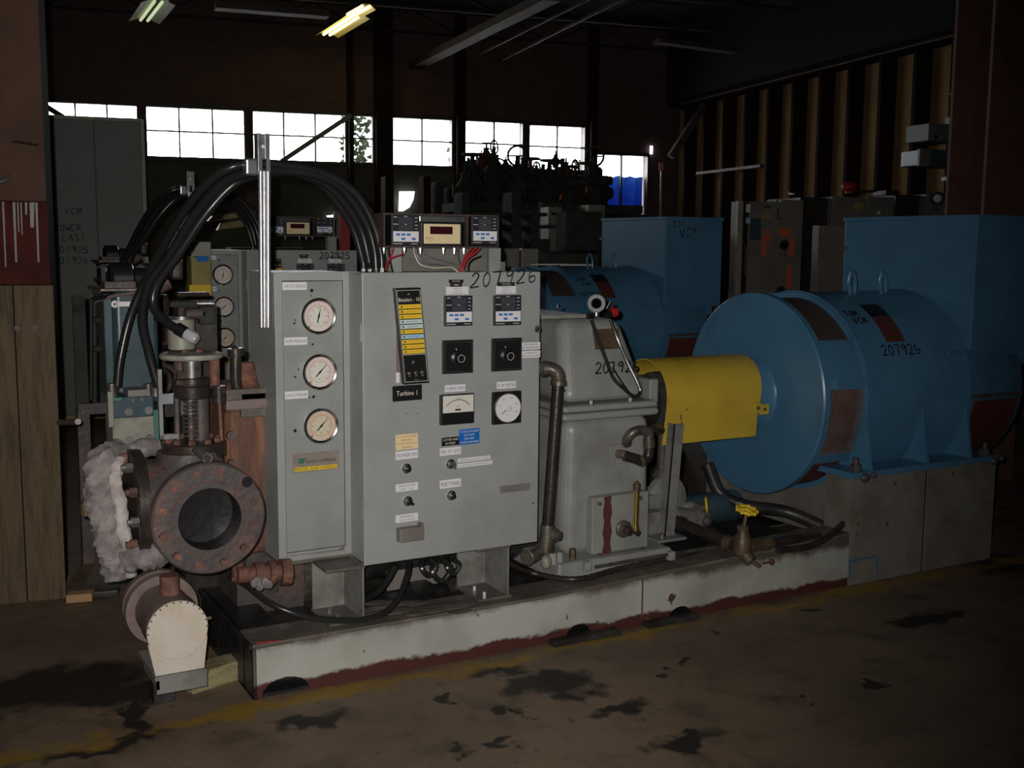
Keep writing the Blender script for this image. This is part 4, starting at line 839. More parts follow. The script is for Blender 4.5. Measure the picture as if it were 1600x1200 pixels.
# small plates
def lines4(nm, a, b, c_, d_, mt, L_, ink): return plate(t, nm, a, b, c_, d_, mt, L_, ink, th=.0015, tilt=R(.8))
lines4('notice_plate', 618, 678, 653, 702, 'cream', ('AT C ALARM START', 'SEE BACK', 'FOR NEW SWITCH TO B', 'OR HIGH'), 'inkr'); lines4('name_tag', 618, 704, 653, 717, 'white', ('POWER ON',), 'inkd')
lines4('notice_plate', 690, 683, 717, 696, 'black', ('CUTTER AND', 'IN PORT'), 'inkw'); lines4('notice_plate', 717, 670, 749, 694, 'bplate', ('TO USE CLUTCH START', 'DO NOT', 'RESTART', 'UNTIL MACHINE'), 'inkw')
lines4('name_tag', 687, 699, 720, 711, 'white', ('MAN   OFF   AUTO',), 'inkd'); lines4('embossed_tape', 715, 714, 766, 720, 'white', ('LUBE OPTION IN CONN. 3 HOURS',), 'inkd'); lines4('embossed_tape', 715, 722, 769, 728, 'white', ('ALARM SHUTDOWN FOR SWITCH',), 'inkd')
lines4('name_tag', 618, 755, 653, 767, 'white', ('PANEL POWER', 'OFF      ON'), 'inkd'); lines4('name_tag', 687, 749, 720, 762, 'white', ('RESET PANEL',), 'inkd'); lines4('name_tag', 618, 803, 653, 815, 'white', ('EMERGENCY', 'SHUT DOWN'), 'inkd')
def knobs(px, py, kind):
    c = D(px, py); g = MB(); g.lathe(c, -YP, [(0, .0175), (.003, .0175), (.004, .014), (.014, .0135), (.016, .011)], 28); o = obj('push_button' if kind != 'sel' else 'selector_switch', g, 'steel', t)
    g = MB(); g.lathe(c-YP*.014, -YP, [(0, .0105), (.008, .010), (.010, .007)], 20); obj('button_cap', g, 'black', o)
    if kind == 'sel': g = MB(); g.obox(c-YP*.028, Vector((.008, 0, -.007)) if py > 760 else Vector((0, 0, .012)), YP*.008, Vector((.003, 0, .0035)) if py > 760 else Vector((.0035, 0, 0))); obj('switch_lever', g, 'galv' if py < 760 else 'black', o)
    return o
knobs(635, 732, 'p'); knobs(637, 783, 'sel'); knobs(704, 725, 'sel'); knobs(705, 774, 'p')
x0, x1, z0, z1 = rect(624, 824, 662, 846, YD-.03)
mb = MB(); mb.box((x0, YD-.035, z0), (x1, YD, z1-.002)); bx = obj('switch_guard_box', mb, 'cabg', t, bevel=.003)
mb = MB(); mb.cyl(((x0+x1)/2, YD-.034, z1), ((x0+x1)/2, YD-.034, z1-.001), .004); mb.box((x1-.012, YD-.033, z1-.002), (x1, YD-.002, z1+.008)); obj('guard_lip', mb, 'cabg', bx)
g = MB()
for px in (635, 650): p = D(px if px != 650 else 653, 646-(px == 650)*0); g.cyl(p+Vector((.0, 0, 0)), p-YP*.0006, .0022, n=6); 
obj('drill_marks', g, 'ink', t)

# --- gauge cabinet
YG = 3.648
t = mthing('gauge_cabinet', 'narrow grey gauge cabinet with three round pressure gauges, left of the control cabinet', 'cabinet', (1.26, 3.8, .4), 'narrow grey gauge cabinet of the rear set with three round gauges')
XG0, XG1 = 1.130, 1.402; ZG0 = at(436, 880, y=YG).z; ZG1 = 1.403
mb = MB()
mb.box((XG0, YG, ZG0), (XG0+.028, YG+.30, ZG1)); mb.box((XG1-.028, YG, ZG0), (XG1, YG+.30, ZG1)); mb.box((XG0+.028, YG, ZG1-.028), (XG1-.028, YG+.3, ZG1)); mb.box((XG0+.028, YG, ZG0), (XG1-.028, YG+.3, ZG0+.03)); mb.box((XG0+.01, YG+.28, ZG0+.01), (XG1-.01, YG+.3, ZG1-.01))
obj('cabinet_frame', mb, 'panel', t, bevel=.002)
mb = MB(); mb.box((XG0+.030, YG+.004, ZG0+.032), (XG1-.030, YG+.010, ZG1-.030)); pl = obj('gauge_panel', mb, 'panel_in', t, bevel=.0015)
mb = MB(); a = at(447, 869, y=YG); b = at(538, 858, y=YG); mb.prism([(a.x, 0, a.z-.002), (b.x, 0, b.z-.004), (b.x, 0, b.z+.012), (b.x-.03, 0, b.z+.001), (a.x, 0, a.z+.001)], (0, YG-.0005, 0), (0, YG+.003, 0)); obj('rust_stain', mb, 'mauve', t)
def gauge(px, py, face, nd, tip, red):
    c = at(px, py, y=YG-.02); c.y = YG; r_ = .059
    g = MB(); g.lathe(c, -YP, [(0, .058), (.018, .058), (.022, .062), (.030, .062), (.034, .058), (.031, .052), (.024, .0495)], 48, caps=False); o = obj('pressure_gauge', g, 'steel', t)
    g = MB(); g.cyl(c-YP*.0235, c-YP*.0245, .050, n=40); obj('dial_face', g, face, o)
    q = c-YP*.0252
    g = MB(); g.ring(q, -YP, .0355, .0365, .0003, 40); g.ring(q, -YP, .046, .0467, .0003, 40)
    for k in range(28): a_ = R(225-270*k/27); d = Vector((math.cos(a_), 0, math.sin(a_))); g.obox(q+d*.0405, d*.0035, YP*.0003, d.cross(YP)*.0006)
    obj('red_scale', g, 'inkr', o)
    for k in range(7):
        a_ = R(225-270*k/6); text(o, str(k*red), q+Vector((math.cos(a_)*.029, -.0006, math.sin(a_)*.029)), .0042, 'ink')
    text(o, 'psi', q+Vector((0, -.0006, -.024)), .005, 'ink')
    a_ = R(nd); d = Vector((math.cos(a_), 0, math.sin(a_))); s_ = d.cross(YP); qq = q-YP*.003
    g = MB(); g.prism([qq+d*.038, qq+s_*.0016+d*.01, qq+s_*.0035, qq-d*.008+s_*.002, qq-d*.022+s_*.0018, qq-d*.022-s_*.0018, qq-d*.008-s_*.002, qq-s_*.0035, qq-s_*.0016+d*.01], (0, -.0005, 0), (0, .0005, 0)); g.cyl(qq+YP*.002, qq-YP*.002, .003, n=10); obj('needle', g, 'ink', o)
    g = MB(); pp = q+Vector((-.034, -.003, -.033)); g.sphere(pp, .0035, 8, 5); obj('bezel_screw', g, 'brass', o)
gauge(497, 494, 'face', 76, 0, 100); gauge(499, 581, 'face', 47, 0, 50); gauge(501, 665, 'facey', 47, 0, 20)
for (a, b, c_, d_, s_) in ((441, 441, 479, 453, 'THROTTLE PRESSURE'), (444, 527, 480, 539, 'PUMP PRESSURE'), (445, 611, 481, 623, 'EXHAUST PRESSURE')):
    plate(t, 'name_tag', a, b, c_, d_, 'white', (s_,), 'inkd', base=YG+.004)
for px, py, r_ in ((487, 454, .006), (486, 462, .0025), (460, 505, .004), (461, 500, .0025), (488.5, 538, .004), (461, 589, .0035), (466, 577, .003), (490, 620, .0055), (484, 621, .003), (461, 673, .006)):
    c = at(px, py, y=YG+.004); g = MB(); g.cyl(c, c-YP*.001, r_, n=10); obj('panel_hole', g, 'black', pl)
pn = plate(t, 'supplier_plate', 457, 706, 530, 736, 'platep', (), base=YG+.004, tilt=R(.5))
ca = at(493.5, 721, y=YG+.001)
g = MB(); g.box((ca.x-.077, YG+.0008, ca.z-.030), (ca.x+.077, YG+.0018, ca.z-.016)); obj('yellow_band', g, 'yel', pn)
text(pn, 'EDMONTON - CALGARY - RICHMOND B.C.', ca+Vector((0, 0, -.023))-YP*.001, .009, 'ink', width=.150)
text(pn, 'BENNETTS & EMERSON', ca+Vector((.018, -.001, .002)), .010, 'ink', width=.108)
g = MB()
for k in range(4):
    a_ = R(45+90*k); cc = ca+Vector((-.053+.007*math.cos(a_), 0, .006+.007*math.sin(a_))); g.cyl(cc, cc-YP*.0015, .0055, n=10)
g.prism([ca+Vector((-.046, 0, .004)), ca+Vector((-.028, 0, .016)), ca+Vector((-.044, 0, .011))], (0, -.0015, 0), (0, 0, 0)); obj('leaf_emblem', g, G['green'], pn)

# --- support brackets (legs) between skid and cabinets
def bracket(px_edge, lab, rear, wleft):
    p = at(px_edge, 925, y=3.55); X = p.x; t = mthing('support_bracket', lab, 'bracket', (X, 3.6, .19), rear)
    mb = MB(); mb.box((X-.006, 3.535, .192), (X, 3.72, ZB0)); obj('web_plate', mb, 'greyd', t)
    mb = MB(); mb.box((X-.006-wleft, 3.715, .192), (X-.006, 3.721, ZB0)); obj('back_plate', mb, 'greyd', t)
    mb = MB(); mb.box((X-.13, 3.53, .191), (X+.01, 3.73, .199)); obj('foot_plate', mb, 'deck', t, bevel=.002)
    for yy in (3.58, 3.66): mb = MB(); mb.cyl((X-.08, yy, .199), (X-.08, yy, .212), .011, n=6, smooth=False); obj('bolt', mb, 'galv', t)
    mb = MB(); mb.box((X-.14, 3.53, ZB0-.012), (X+.003, 3.85, ZB0-.002)); obj('top_plate', mb, 'deck', t)
bracket(566.5, 'grey angle bracket under the left corner of the control cabinet', None, .12); bracket(792, 'grey angle bracket with bolted foot under the right side of the control cabinet', None, .12)
mb = MB(); mb.box((1.14, YG+.02, ZG0-.02), (1.50, YG+.32, ZG0-.004)); mtag(obj('support_shelf', mb, 'deck', bevel=.003), 'dirty steel shelf plate under the narrow gauge cabinet', 'plate')

# --- instrument rack on top
YI = 3.66
t = mthing('instrument_rack', 'rusty open channel rack holding three meters above the control cabinet', 'rack', (1.75, YI+.05, 1.405), 'small dark rack of three meters standing on the rear control cabinet')
a = at(601, 384, y=YI); b = at(778, 334, y=YI); xa, xb, za, zb = a.x, b.x, a.z, b.z
mb = MB(); mb.box((xa, YI, za-.006), (xb, YI+.14, za)); obj('bottom_channel', mb, 'rackb', t); mb = MB(); mb.box((xa, YI+.005, zb-.012), (xb, YI+.14, zb-.006)); obj('top_channel', mb, 'rackb', t)
mb = MB(); mb.box((xa-.004, YI, za-.006), (xa+.002, YI+.14, zb-.006)); obj('end_plate', mb, 'rackb', t); mb = MB(); mb.box((xb-.002, YI, za-.006), (xb+.004, YI+.14, zb-.006)); obj('end_plate', mb, 'rackb', t); mb = MB(); mb.box((xa, YI+.13, za), (xb, YI+.14, zb-.012)); obj('back_sheet', mb, 'rustdk', t)
for px in (655, 730): p = at(px, 360, y=YI); mb = MB(); mb.box((p.x-.003, YI-.002, za), (p.x+.003, YI+.02, zb-.012)); obj('divider', mb, 'rackb', t)
p = at(775, 400, y=YI+.04); mb = MB(); mb.box((p.x-.035, YI+.04, 1.40), (p.x+.02, YI+.046, za-.006)); mb.box((p.x-.035, YI+.04, 1.40), (p.x-.029, YI+.09, za-.006)); up_ = obj('upright', mb, 'panel_in', t)
p = at(620, 400, y=YI+.06); mb = MB(); mb.box((p.x-.02, YI+.06, 1.40), (p.x+.02, YI+.066, za-.006)); obj('upright', mb, 'panel_in', t)
RACK = t
for px in (602, 634, 659, 695, 712, 727):
    p = at(px, 388, y=YI-.0); mb = MB(); mb.cyl((p.x, YI+.012, za-.018), (p.x, YI+.012, za-.006), .006, n=6, smooth=False); mb.cyl((p.x, YI+.012, za-.028), (p.x, YI+.012, za-.018), .003, n=6); obj('bolt', mb, 'galv', t)
def meter(nm, lab, rear): return mthing(nm, lab, 'meter', (0, 0, 0), rear)
for k, (a0, b0, a1, b1, side) in enumerate(((610, 336, 653, 384, 'left'), (735, 338, 775, 382, 'right'))):
    x0, x1, z0, z1 = rect(a0, b0, a1, b1, YI-.01); loc = ((x0+x1)/2, YI+.05, z0)
    t2 = mthing('digital_controller', 'black and white digital controller at the %s end of the front meter rack' % side, 'controller', loc, 'small black and white controller at the %s end of the rear meter rack' % side)
    controller(t2, a0, b0, a1, b1, YI-.01, .012); mb = MB(); mb.box((x0+.003, YI-.01, za+.001), (x1-.003, YI+.11, z1-.003)); obj('case', mb, 'black', t2)
x0, x1, z0, z1 = rect(658, 348, 722, 384, YI-.006)
t2 = mthing('digital_readout', 'cream digital readout with a dark red display in the middle of the meter rack', 'meter', ((x0+x1)/2, YI+.05, z0), 'small cream readout in the middle of the rear meter rack')
mb = MB(); mb.box((x0, YI-.006, za+.001), (x1, YI+.11, z1)); obj('case', mb, 'blackw', t2, bevel=.002)
fx0, fx1, fz0, fz1 = rect(662, 350, 719, 381, YI-.006)
mb = MB(); mb.box((fx0, YI-.009, fz0), (fx1, YI-.006, fz1)); ff = obj('face_plate', mb, 'cream', t2, bevel=.002)
dx0, dx1, dz0, dz1 = rect(672, 354, 707, 366, YI-.009); mb = MB(); mb.box((dx0, YI-.0102, dz0), (dx1, YI-.009, dz1)); obj('display', mb, 'redlcd', t2)
text(ff, 'AIRPAX', at(671, 372, y=YI-.0105), .007, 'inkr', width=.03); text(ff, 'TACHTROL 3', at(673, 376, y=YI-.0105), .0025, 'inkd', width=.028); text(ff, 'RPM', at(711, 358, y=YI-.0105), .0028, 'inkd')
x0, x1, z0, z1 = rect(655, 338, 726, 347, YI+.0); mb = MB(); mb.box((x0, YI-.004, z0), (x1, YI+.1, z1)); mtag(obj('grey_filler_strip', mb, 'galv', bevel=.002), 'grey metal strip above the cream readout in the meter rack', 'strip')
# wires
wires = (('redw', .0035, [(615, 386), (612, 398), (606, 410), (603, 422)], 'red wires dropping at the left of the meter rack'), ('redw', .0035, [(633, 390), (628, 398), (615, 402), (604, 410)], 'red wire curving left from the bolt under the left controller'),
         ('redw', .0042, [(738, 386), (728, 400), (722, 414), (719, 426)], 'thick red wire slanting down under the right controller'), ('redw', .0042, [(752, 386), (742, 396), (729, 406), (722, 426)], 'second thick red wire slanting down right of the first'), ('redw', .004, [(745, 386), (734, 398), (724, 408), (716, 424)], 'red wire between the two thick red wires'),
         ('ww', .0028, [(646, 386), (649, 400), (658, 414), (680, 419), (705, 418), (717, 426)], 'pale wire sagging across under the meter rack'), ('gw', .0028, [(649, 388), (654, 402), (668, 411), (690, 413), (714, 419), (724, 426)], 'grey wire sagging under the cream readout'),
         ('gw', .0028, [(662, 396), (680, 404), (700, 409), (718, 414), (726, 426)], 'grey wire running slantwise under the cream readout'), ('gw', .003, [(715, 386), (715, 398), (717, 410), (722, 424)], 'grey wire hanging straight down below the cream readout'),
         ('hose', .003, [(606, 386), (608, 400), (611, 414), (614, 426)], 'black wire at the far left under the meter rack'), ('hose', .0028, [(752, 400), (738, 406), (732, 414), (732, 426)], 'black wire bending round beside the grey upright'))
for i, (mm, r_, pts, lb) in enumerate(wires):
    mb = MB(); n_ = len(pts); mb.tube([at(px, py, y=YI+.02-.04*(j/(n_-1))) for j, (px, py) in enumerate(pts)], r_, n=6, sm=5); mtag(obj('loose_wire', mb, mm), lb, 'wire')
mb = MB(); p = at(593, 418, y=3.66)
# light sheet behind the rack (rear side of rack backing)
x0, x1, z0, z1 = rect(602, 387, 778, 428, YI+.24); mb = MB(); mb.box((x0, YI+.24, .16), (x1, YI+.25, z1+.03)); mb.box((x0, YI+.238, z1-.045), (x1, YI+.24, z1-.042)); mtag(obj('back_panel', mb, 'cabg', bevel=.002), 'pale grey sheet standing behind the wires of the meter rack', 'panel')
for px, nm in ((792, 0),):
    x0, x1, z0, z1 = rect(776, 409, 790, 426, YI+.1); mb = MB(); mb.box((x0, YI+.1, 1.40), (x1, YI+.16, z1)); mtag(obj('terminal_block', mb, 'cabg', bevel=.003), 'small grey box right of the wires on top of the control cabinet', 'box')

# --- hoses
def glandat(p, par): 
    g = MB(); g.cyl(p-ZP*.02, p+ZP*.012, .017, n=8, smooth=False); g.cyl(p+ZP*.012, p+ZP*.035, .014, n=14); return obj('cable_gland', g, 'black', par)
HY = 3.72
hp = (([(597, 424, HY), (595, 395, HY), (583, 350, HY), (558, 305, HY), (520, 277, HY), (470, 262, HY), (410, 256, HY), (360, 262, HY), (318, 292, 3.8), (275, 350, 3.95), (235, 425, 4.1), (205, 490, 4.15), (188, 560, 4.15), (183, 605, 4.15)], 'outermost black ribbed hose arching from the cabinet top over the post and down the left', .015),
      ([(588, 425, HY+.03), (585, 390, HY+.03), (572, 348, HY+.03), (540, 300, HY+.02), (500, 275, HY), (450, 267, HY), (400, 268, HY), (350, 285, 3.8), (305, 335, 3.9), (262, 405, 4.0), (232, 445, 4.05), (222, 500, 4.1), (232, 550, 4.12), (247, 605, 4.12)], 'black ribbed hose arching just under the outermost one and ending at the servo block', .016),
      ([(578, 425, HY+.07), (575, 400, HY+.07), (560, 350, HY+.07), (520, 296, HY+.05), (470, 272, HY+.03), (420, 270, HY+.03), (370, 285, 3.82), (325, 330, 3.85), (280, 395, 3.9), (245, 445, 3.95), (240, 480, 3.95), (262, 505, 3.9), (282, 516, 3.85)], 'innermost black hose bending back to the plastic plug above the handwheel', .015),
      ([(568, 425, HY+.1), (566, 405, HY+.1), (548, 350, HY+.1), (505, 292, HY+.08), (440, 262, HY+.03), (390, 260, HY+.03), (345, 285, 3.85), (300, 340, 3.95), (258, 415, 4.1), (243, 460, 4.15), (246, 500, 4.2)], 'rear black hose in the arch, ending behind the handwheel', .013))
for P, lb, r_ in hp:
    w0 = at(*P[0][:2], y=P[0][2]); t = mthing('ribbed_hose', lb, 'hose', w0, 'black hose arching over the rear gauge cabinet')
    mb = MB(); mb.tube([at(a, b, y=c) for a, b, c in P], r_, n=10, sm=14, rib=.10); obj('hose_body', mb, 'hose', t)
    glandat(at(*P[0][:2], y=P[0][2]), t)
    if '282' in str(P[-1]):
        e = at(282, 516, y=3.85); f_ = at(300, 527, y=3.82); mb = MB(); mb.cyl(e+(e-f_)*.3, e+(f_-e)*.5, .022, n=14); obj('hose_collar', mb, 'black', t)
        mb = MB(); mb.lathe(e+(f_-e)*.5, f_-e, [(0, .021), (.03, .022), (.045, .015)], 16); obj('clear_plug', mb, 'foil', t)
# post with clamp
t = mthing('strut_post', 'bright galvanised channel post hanging beside the gauge cabinet with hoses clamped over it', 'post', at(411, 510, y=3.70), 'grey strut post carrying the hoses of the rear set')
PYp = 3.70; a, b, c_ = at(409, 209, y=PYp), at(410, 268, y=PYp), at(411, 511, y=PYp)
def chan(p, q, w_, mt, nm):
    mb = MB(); d = (q-p)/2; m_ = (p+q)/2
    mb.obox(m_+YP*.02, d, XP*w_, YP*.002); mb.obox(m_-XP*w_, d, XP*.002, YP*.02); mb.obox(m_+XP*w_, d, XP*.002, YP*.02); mb.obox(m_-XP*(w_-.006)-YP*.02, d, XP*.006, YP*.002); mb.obox(m_+XP*(w_-.006)-YP*.02, d, XP*.006, YP*.002)
    return obj(nm, mb, mt, t)
chan(a, b, .019, 'galv', 'upper_channel')
mb = MB(); q = at(411, 229, y=PYp-.024); mb.cyl(q, q-YP*.001, .006, n=10); obj('bolt_hole_light', mb, 'white', t)  # white disc painted as daylight showing through the hole
for dx, r_ in ((-.012, .0085), (.0, .006), (.013, .0085)):
    mb = MB(); mb.cyl(b+XP*dx-YP*.02-ZP*.0, c_+XP*dx*(.9)-YP*.02, r_, n=10); obj('chrome_rod', mb, G['rod'], t)
mb = MB(); q = at(391, 261, y=HY-.03); mb.obox(q, XP*.022, YP*.022, ZP*.028); obj('hose_clamp', mb, 'galv', t, bevel=.008, seg=3)
mb = MB(); q = at(405, 455, y=3.75); mb.box((q.x, 3.72, q.z-.015), (XG0+.02, 3.728, q.z+.015)); obj('fixing_strap', mb, 'dull', t)

# --- drooping cables under the cabinets
mb = MB(); mb.tube([at(640, 878, y=3.62), at(636, 900, y=3.56), at(622, 935, y=3.50), at(600, 958, y=3.46), at(560, 969, y=3.45), at(500, 967, y=3.46), at(450, 955, y=3.48), at(415, 938, y=3.53), at(385, 915, y=3.62), at(360, 900, y=3.75)], .011, n=10, sm=8); mtag(obj('drooping_cable', mb, 'hose'), 'black cable drooping in a long curve over the skid edge under the cabinets', 'cable')
mb = MB(); mb.tube([at(618, 882, y=3.66), at(606, 905, y=3.68), at(590, 925, y=3.72), at(565, 940, y=3.8)], .014, n=10, sm=6); mtag(obj('short_cable', mb, 'hose'), 'short thick black cable under the control cabinet right of its left bracket', 'cable')
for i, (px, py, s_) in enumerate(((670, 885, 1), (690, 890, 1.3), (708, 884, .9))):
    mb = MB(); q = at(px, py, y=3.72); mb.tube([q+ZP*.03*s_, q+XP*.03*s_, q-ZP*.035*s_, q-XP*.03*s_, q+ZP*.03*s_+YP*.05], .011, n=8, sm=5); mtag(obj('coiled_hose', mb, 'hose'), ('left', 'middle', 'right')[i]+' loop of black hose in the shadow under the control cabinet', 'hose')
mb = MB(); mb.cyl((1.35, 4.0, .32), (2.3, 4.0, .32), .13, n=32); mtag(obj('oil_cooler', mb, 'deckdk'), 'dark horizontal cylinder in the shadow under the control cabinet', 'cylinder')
for i, px in enumerate((715, 745, 700)):
    q = at(px, 895+i*6, y=3.8); mb = MB(); mb.cyl(q, q-YP*.05, .025, n=12); mb.cyl(q-YP*.05, q-YP*.06, .03, n=6, smooth=False); mtag(obj('pipe_union', mb, 'blackp'), ('dark pipe union under the cabinet beside its right bracket', 'rightmost dark pipe union behind the right bracket', 'leftmost dark pipe union under the control cabinet')[i], 'fitting')

# --- horizontal lines on the skid edge right of the cabinet
mb = MB(); mb.tube([at(792, 880, y=3.60), at(830, 895, z=.215), at(900, 905, z=.21), at(970, 888, z=.215), at(1060, 868, z=.23), at(1130, 848, z=.25)], .011, n=10, sm=14, rib=.18); mtag(obj('corrugated_conduit', mb, 'blackp'), 'black corrugated conduit along the skid edge at the foot of the gearbox', 'conduit')
mb = MB(); mb.tube([at(930, 886, y=3.53), at(1045, 866, y=3.53), at(1120, 855, y=3.55)], .007, n=8, sm=3); mtag(obj('thin_conduit', mb, 'dull'), 'thin grey conduit clipped to the skid edge in front of the gearbox foot', 'conduit')
for i, px in enumerate((917, 1048)):
    q = at(px, 884 if i == 0 else 868, y=3.53); mb = MB(); mb.obox(q, XP*.015, YP*.012, ZP*.018); mtag(obj('conduit_clip', mb, 'grey', bevel=.002), ('small grey clip on the skid conduit under the oil cover', 'small grey clip on the skid conduit below the guard post')[i], 'clip')
mb = MB(); q = at(956, 878, z=.215); mb.obox(q, XP*.05, YP*.02, ZP*.006); mtag(obj('wood_scrap', mb, 'card'), 'small tan wood scrap lying before the gearbox foot', 'scrap')

# --- valves and pipes between gearbox and generator
t = mthing('gate_valve', 'brown gate valve with a yellow handwheel at the skid edge before the generator', 'valve', at(1160, 870, y=3.46), None)
c = at(1160, 852, y=3.46); top = at(1167, 797, y=3.46)
mb = MB(); mb.lathe(c-ZP*.045, ZP, [(0, .02), (.01, .035), (.05, .042), (.08, .035), (.10, .024), (.12, .026), (.13, .018)], 20); obj('valve_body', mb, 'bronze', t)
mb = MB(); mb.cyl(c+ZP*.05, top, .0085, n=10); obj('stem', mb, 'bronze', t)
mb = MB(); mb.torus(top, Vector((.05, -.25, 1)), .038, .0075, 28, 8)
for k in range(5): a_ = R(72*k); mb.tube([top, top+Vector((math.cos(a_)*.038, math.sin(a_)*.038, .009*math.sin(a_)))], .005, n=6)
for k in range(9): a_ = R(40*k); mb.sphere(top+Vector((math.cos(a_)*.041, math.sin(a_)*.041, .010*math.sin(a_))), .009, 8, 5)
mb.cyl(top-ZP*.006, top+ZP*.01, .012, n=10); obj('handwheel', mb, 'ymach' if 0 else 'yel', t)
mb = MB(); mb.cyl(c-ZP*.03+YP*-.01, c+Vector((.012, -.045, -.06)), .026, n=12); mb.cyl(c+Vector((.02, -.03, -.06)), c+Vector((.055, -.05, -.085)), .010, n=8); obj('drain_cock', mb, 'bronze', t)
q = at(1206, 878, y=3.44); mb = MB(); mb.sphere(q, .012, 8, 6, (1, 1, 1.3)); mb.cyl(q, q-XP*.05, .004, n=6); obj('cock_lever', mb, 'junkr', t)
t = mthing('oil_drain_line', 'thick dark pipe slanting from behind the guard post down to the gate valve', 'pipe', at(1080, 830, y=3.72), None)
mb = MB(); mb.cyl(at(1062, 818, y=3.78), at(1148, 852, y=3.47), .026, n=16); obj('pipe_run', mb, 'blackp', t)
for px, py in ((1062, 818), (1108, 836), (1140, 850)):
    yy = 3.78-.31*(px-1062)/86; q = at(px, py, y=yy); d = (at(1148, 852, y=3.47)-at(1062, 818, y=3.78)).normalized(); mb = MB(); mb.lathe(q, d, [(-.018, .027), (-.018, .034), (.018, .034), (.018, .027)], 18); obj('coupling_sleeve', mb, 'bronze' if px == 1140 else 'blackp', t)
t = mthing('oil_branch_line', 'grey and brown pipe run to the right of the gate valve', 'pipe', at(1200, 860, y=3.46), None)
mb = MB(); mb.cyl(at(1172, 852, y=3.46), at(1205, 848, y=3.48), .024, n=14); mb.lathe(at(1195, 850, y=3.47), XP, [(-.02, .02), (-.02, .03), (.02, .03), (.02, .02)], 6, smooth=False); obj('union', mb, 'bronze', t)
mb = MB(); mb.tube([at(1205, 848, y=3.48), at(1240, 843, y=3.50), at(1280, 838, y=3.53)], .019, n=12, sm=3); obj('pipe_run', mb, 'blackp', t)
mb = MB(); mb.tube([at(1215, 860, y=3.45), at(1260, 855, y=3.46), at(1295, 838, y=3.47), at(1328, 808, y=3.56)], .014, n=10, sm=8, rib=.06); mtag(obj('flexible_hose', mb, G['blackp']), 'dark flexible hose running up to the left side of the pedestal', 'hose')
t = mthing('angle_valve', 'small valve with an upright yellow handwheel behind the guard post', 'valve', at(1104, 825, y=3.75), None)
c = at(1104, 789, y=3.78); ax = Vector((.9, -.75, .15)).normalized()
mb = MB(); mb.torus(c, ax, .032, .005, 26, 8)
a1, b1, _ = frame(ax)
for k in range(4): a_ = R(90*k+30); mb.tube([c, c+(a1*math.cos(a_)+b1*math.sin(a_))*.032], .004, n=6)
obj('handwheel', mb, 'yel', t)
mb = MB(); mb.tube([c, c+ax*-.02+YP*.04, at(1104, 820, y=3.80)], .008, n=8); mb.sphere(at(1104, 814, y=3.80), .025, 10, 7); obj('valve_body', mb, 'rustdk', t)
t = mthing('oil_pump', 'dirty grey oil pump casting beside the gearbox under the shaft', 'pump', at(1030, 790, y=3.85), None)
mb = MB(); mb.lathe(at(1036, 775, y=3.92), -YP, [(0, .10), (.03, .105), (.05, .09), (.06, .05)], 28); mb.box((2.80, 3.86, .26), (2.98, 4.05, .42)); obj('pump_casing', mb, 'greyd', t, bevel=.01)
mb = MB(); mb.cyl(at(1034, 735, y=3.88), at(1036, 672, y=3.88), .022, n=14); mb.cyl(at(1036, 680, y=3.88), at(1036, 670, y=3.88), .03, n=14); mb.lathe(at(1034, 740, y=3.88), ZP, [(-.015, .04), (.0, .035), (.02, .025)], 16); obj('riser_pipe', mb, 'rustdk', t)
mb = MB(); mb.cyl(at(1050, 805, y=3.82), at(1100, 812, y=3.86), .04, n=18); mb.lathe(at(1088, 810, y=3.85), XP, [(-.02, .05), (.01, .05), (.02, .04)], 18); mb.tube([at(1050, 800, y=3.9), at(1075, 790, y=3.9), at(1100, 792, y=3.92)], .02, n=10, sm=4); obj('pump_outlet', mb, 'greyd', t)
mb = MB(); mb.cyl((3.05, 4.05, .27), (3.50, 4.05, .27), .075, n=24); mtag(obj('oil_filter_drum', mb, 'bluedk'), 'grey drum lying on the skid under the yellow guard', 'drum')
mb = MB(); mb.tube([at(1105, 725, y=4.1), at(1125, 770, y=4.05), at(1165, 790, y=3.95), at(1230, 800, y=3.85), at(1290, 825, y=3.7)], .03, n=12, sm=6); mtag(obj('suction_pipe', mb, 'deckdk'), 'fat black pipe curving below the round generator cover', 'pipe')

# --- turbine and throttle valve
t = mthing('turbine_casing', 'rust-streaked turbine casing with a grey top behind the front gauge cabinet', 'casing', (1.2, 4.05, .19), 'rusty turbine casing of the rear set among dark fittings')
mb = MB(); mb.box((1.0, 3.80, .40), (1.36, 4.35, .93)); obj('casing_body', mb, 'casing', t, bevel=.03, seg=3)
mb = MB(); mb.box((.99, 3.76, .93), (1.36, 4.36, .965)); obj('casing_top', mb, 'mauve', t, bevel=.004)
mb = MB(); mb.box((.995, 3.775, .93), (1.3, 3.79, 1.0)); mb.box((1.045, 3.775, .90), (1.2, 3.80, .985)); obj('top_flange', mb, 'deck', t, bevel=.003)
mb = MB(); mb.lathe((1.36, 4.05, .65), XP, [(0, .28), (.1, .30), (.5, .30), (.6, .2), (.95, .12)], 32); obj('exhaust_housing', mb, 'rustdk', t)
mb = MB(); mb.box((1.05, 3.9, .155), (1.30, 4.2, .42)); obj('casing_foot', mb, 'rustdk', t)
for k, z in enumerate((.84, .74, .64, .54)):
    mb = MB(); mb.cyl((1.01, 3.80, z), (1.01, 3.78, z), .016, n=6, smooth=False); obj('casing_bolt', mb, 'rustdk', t)

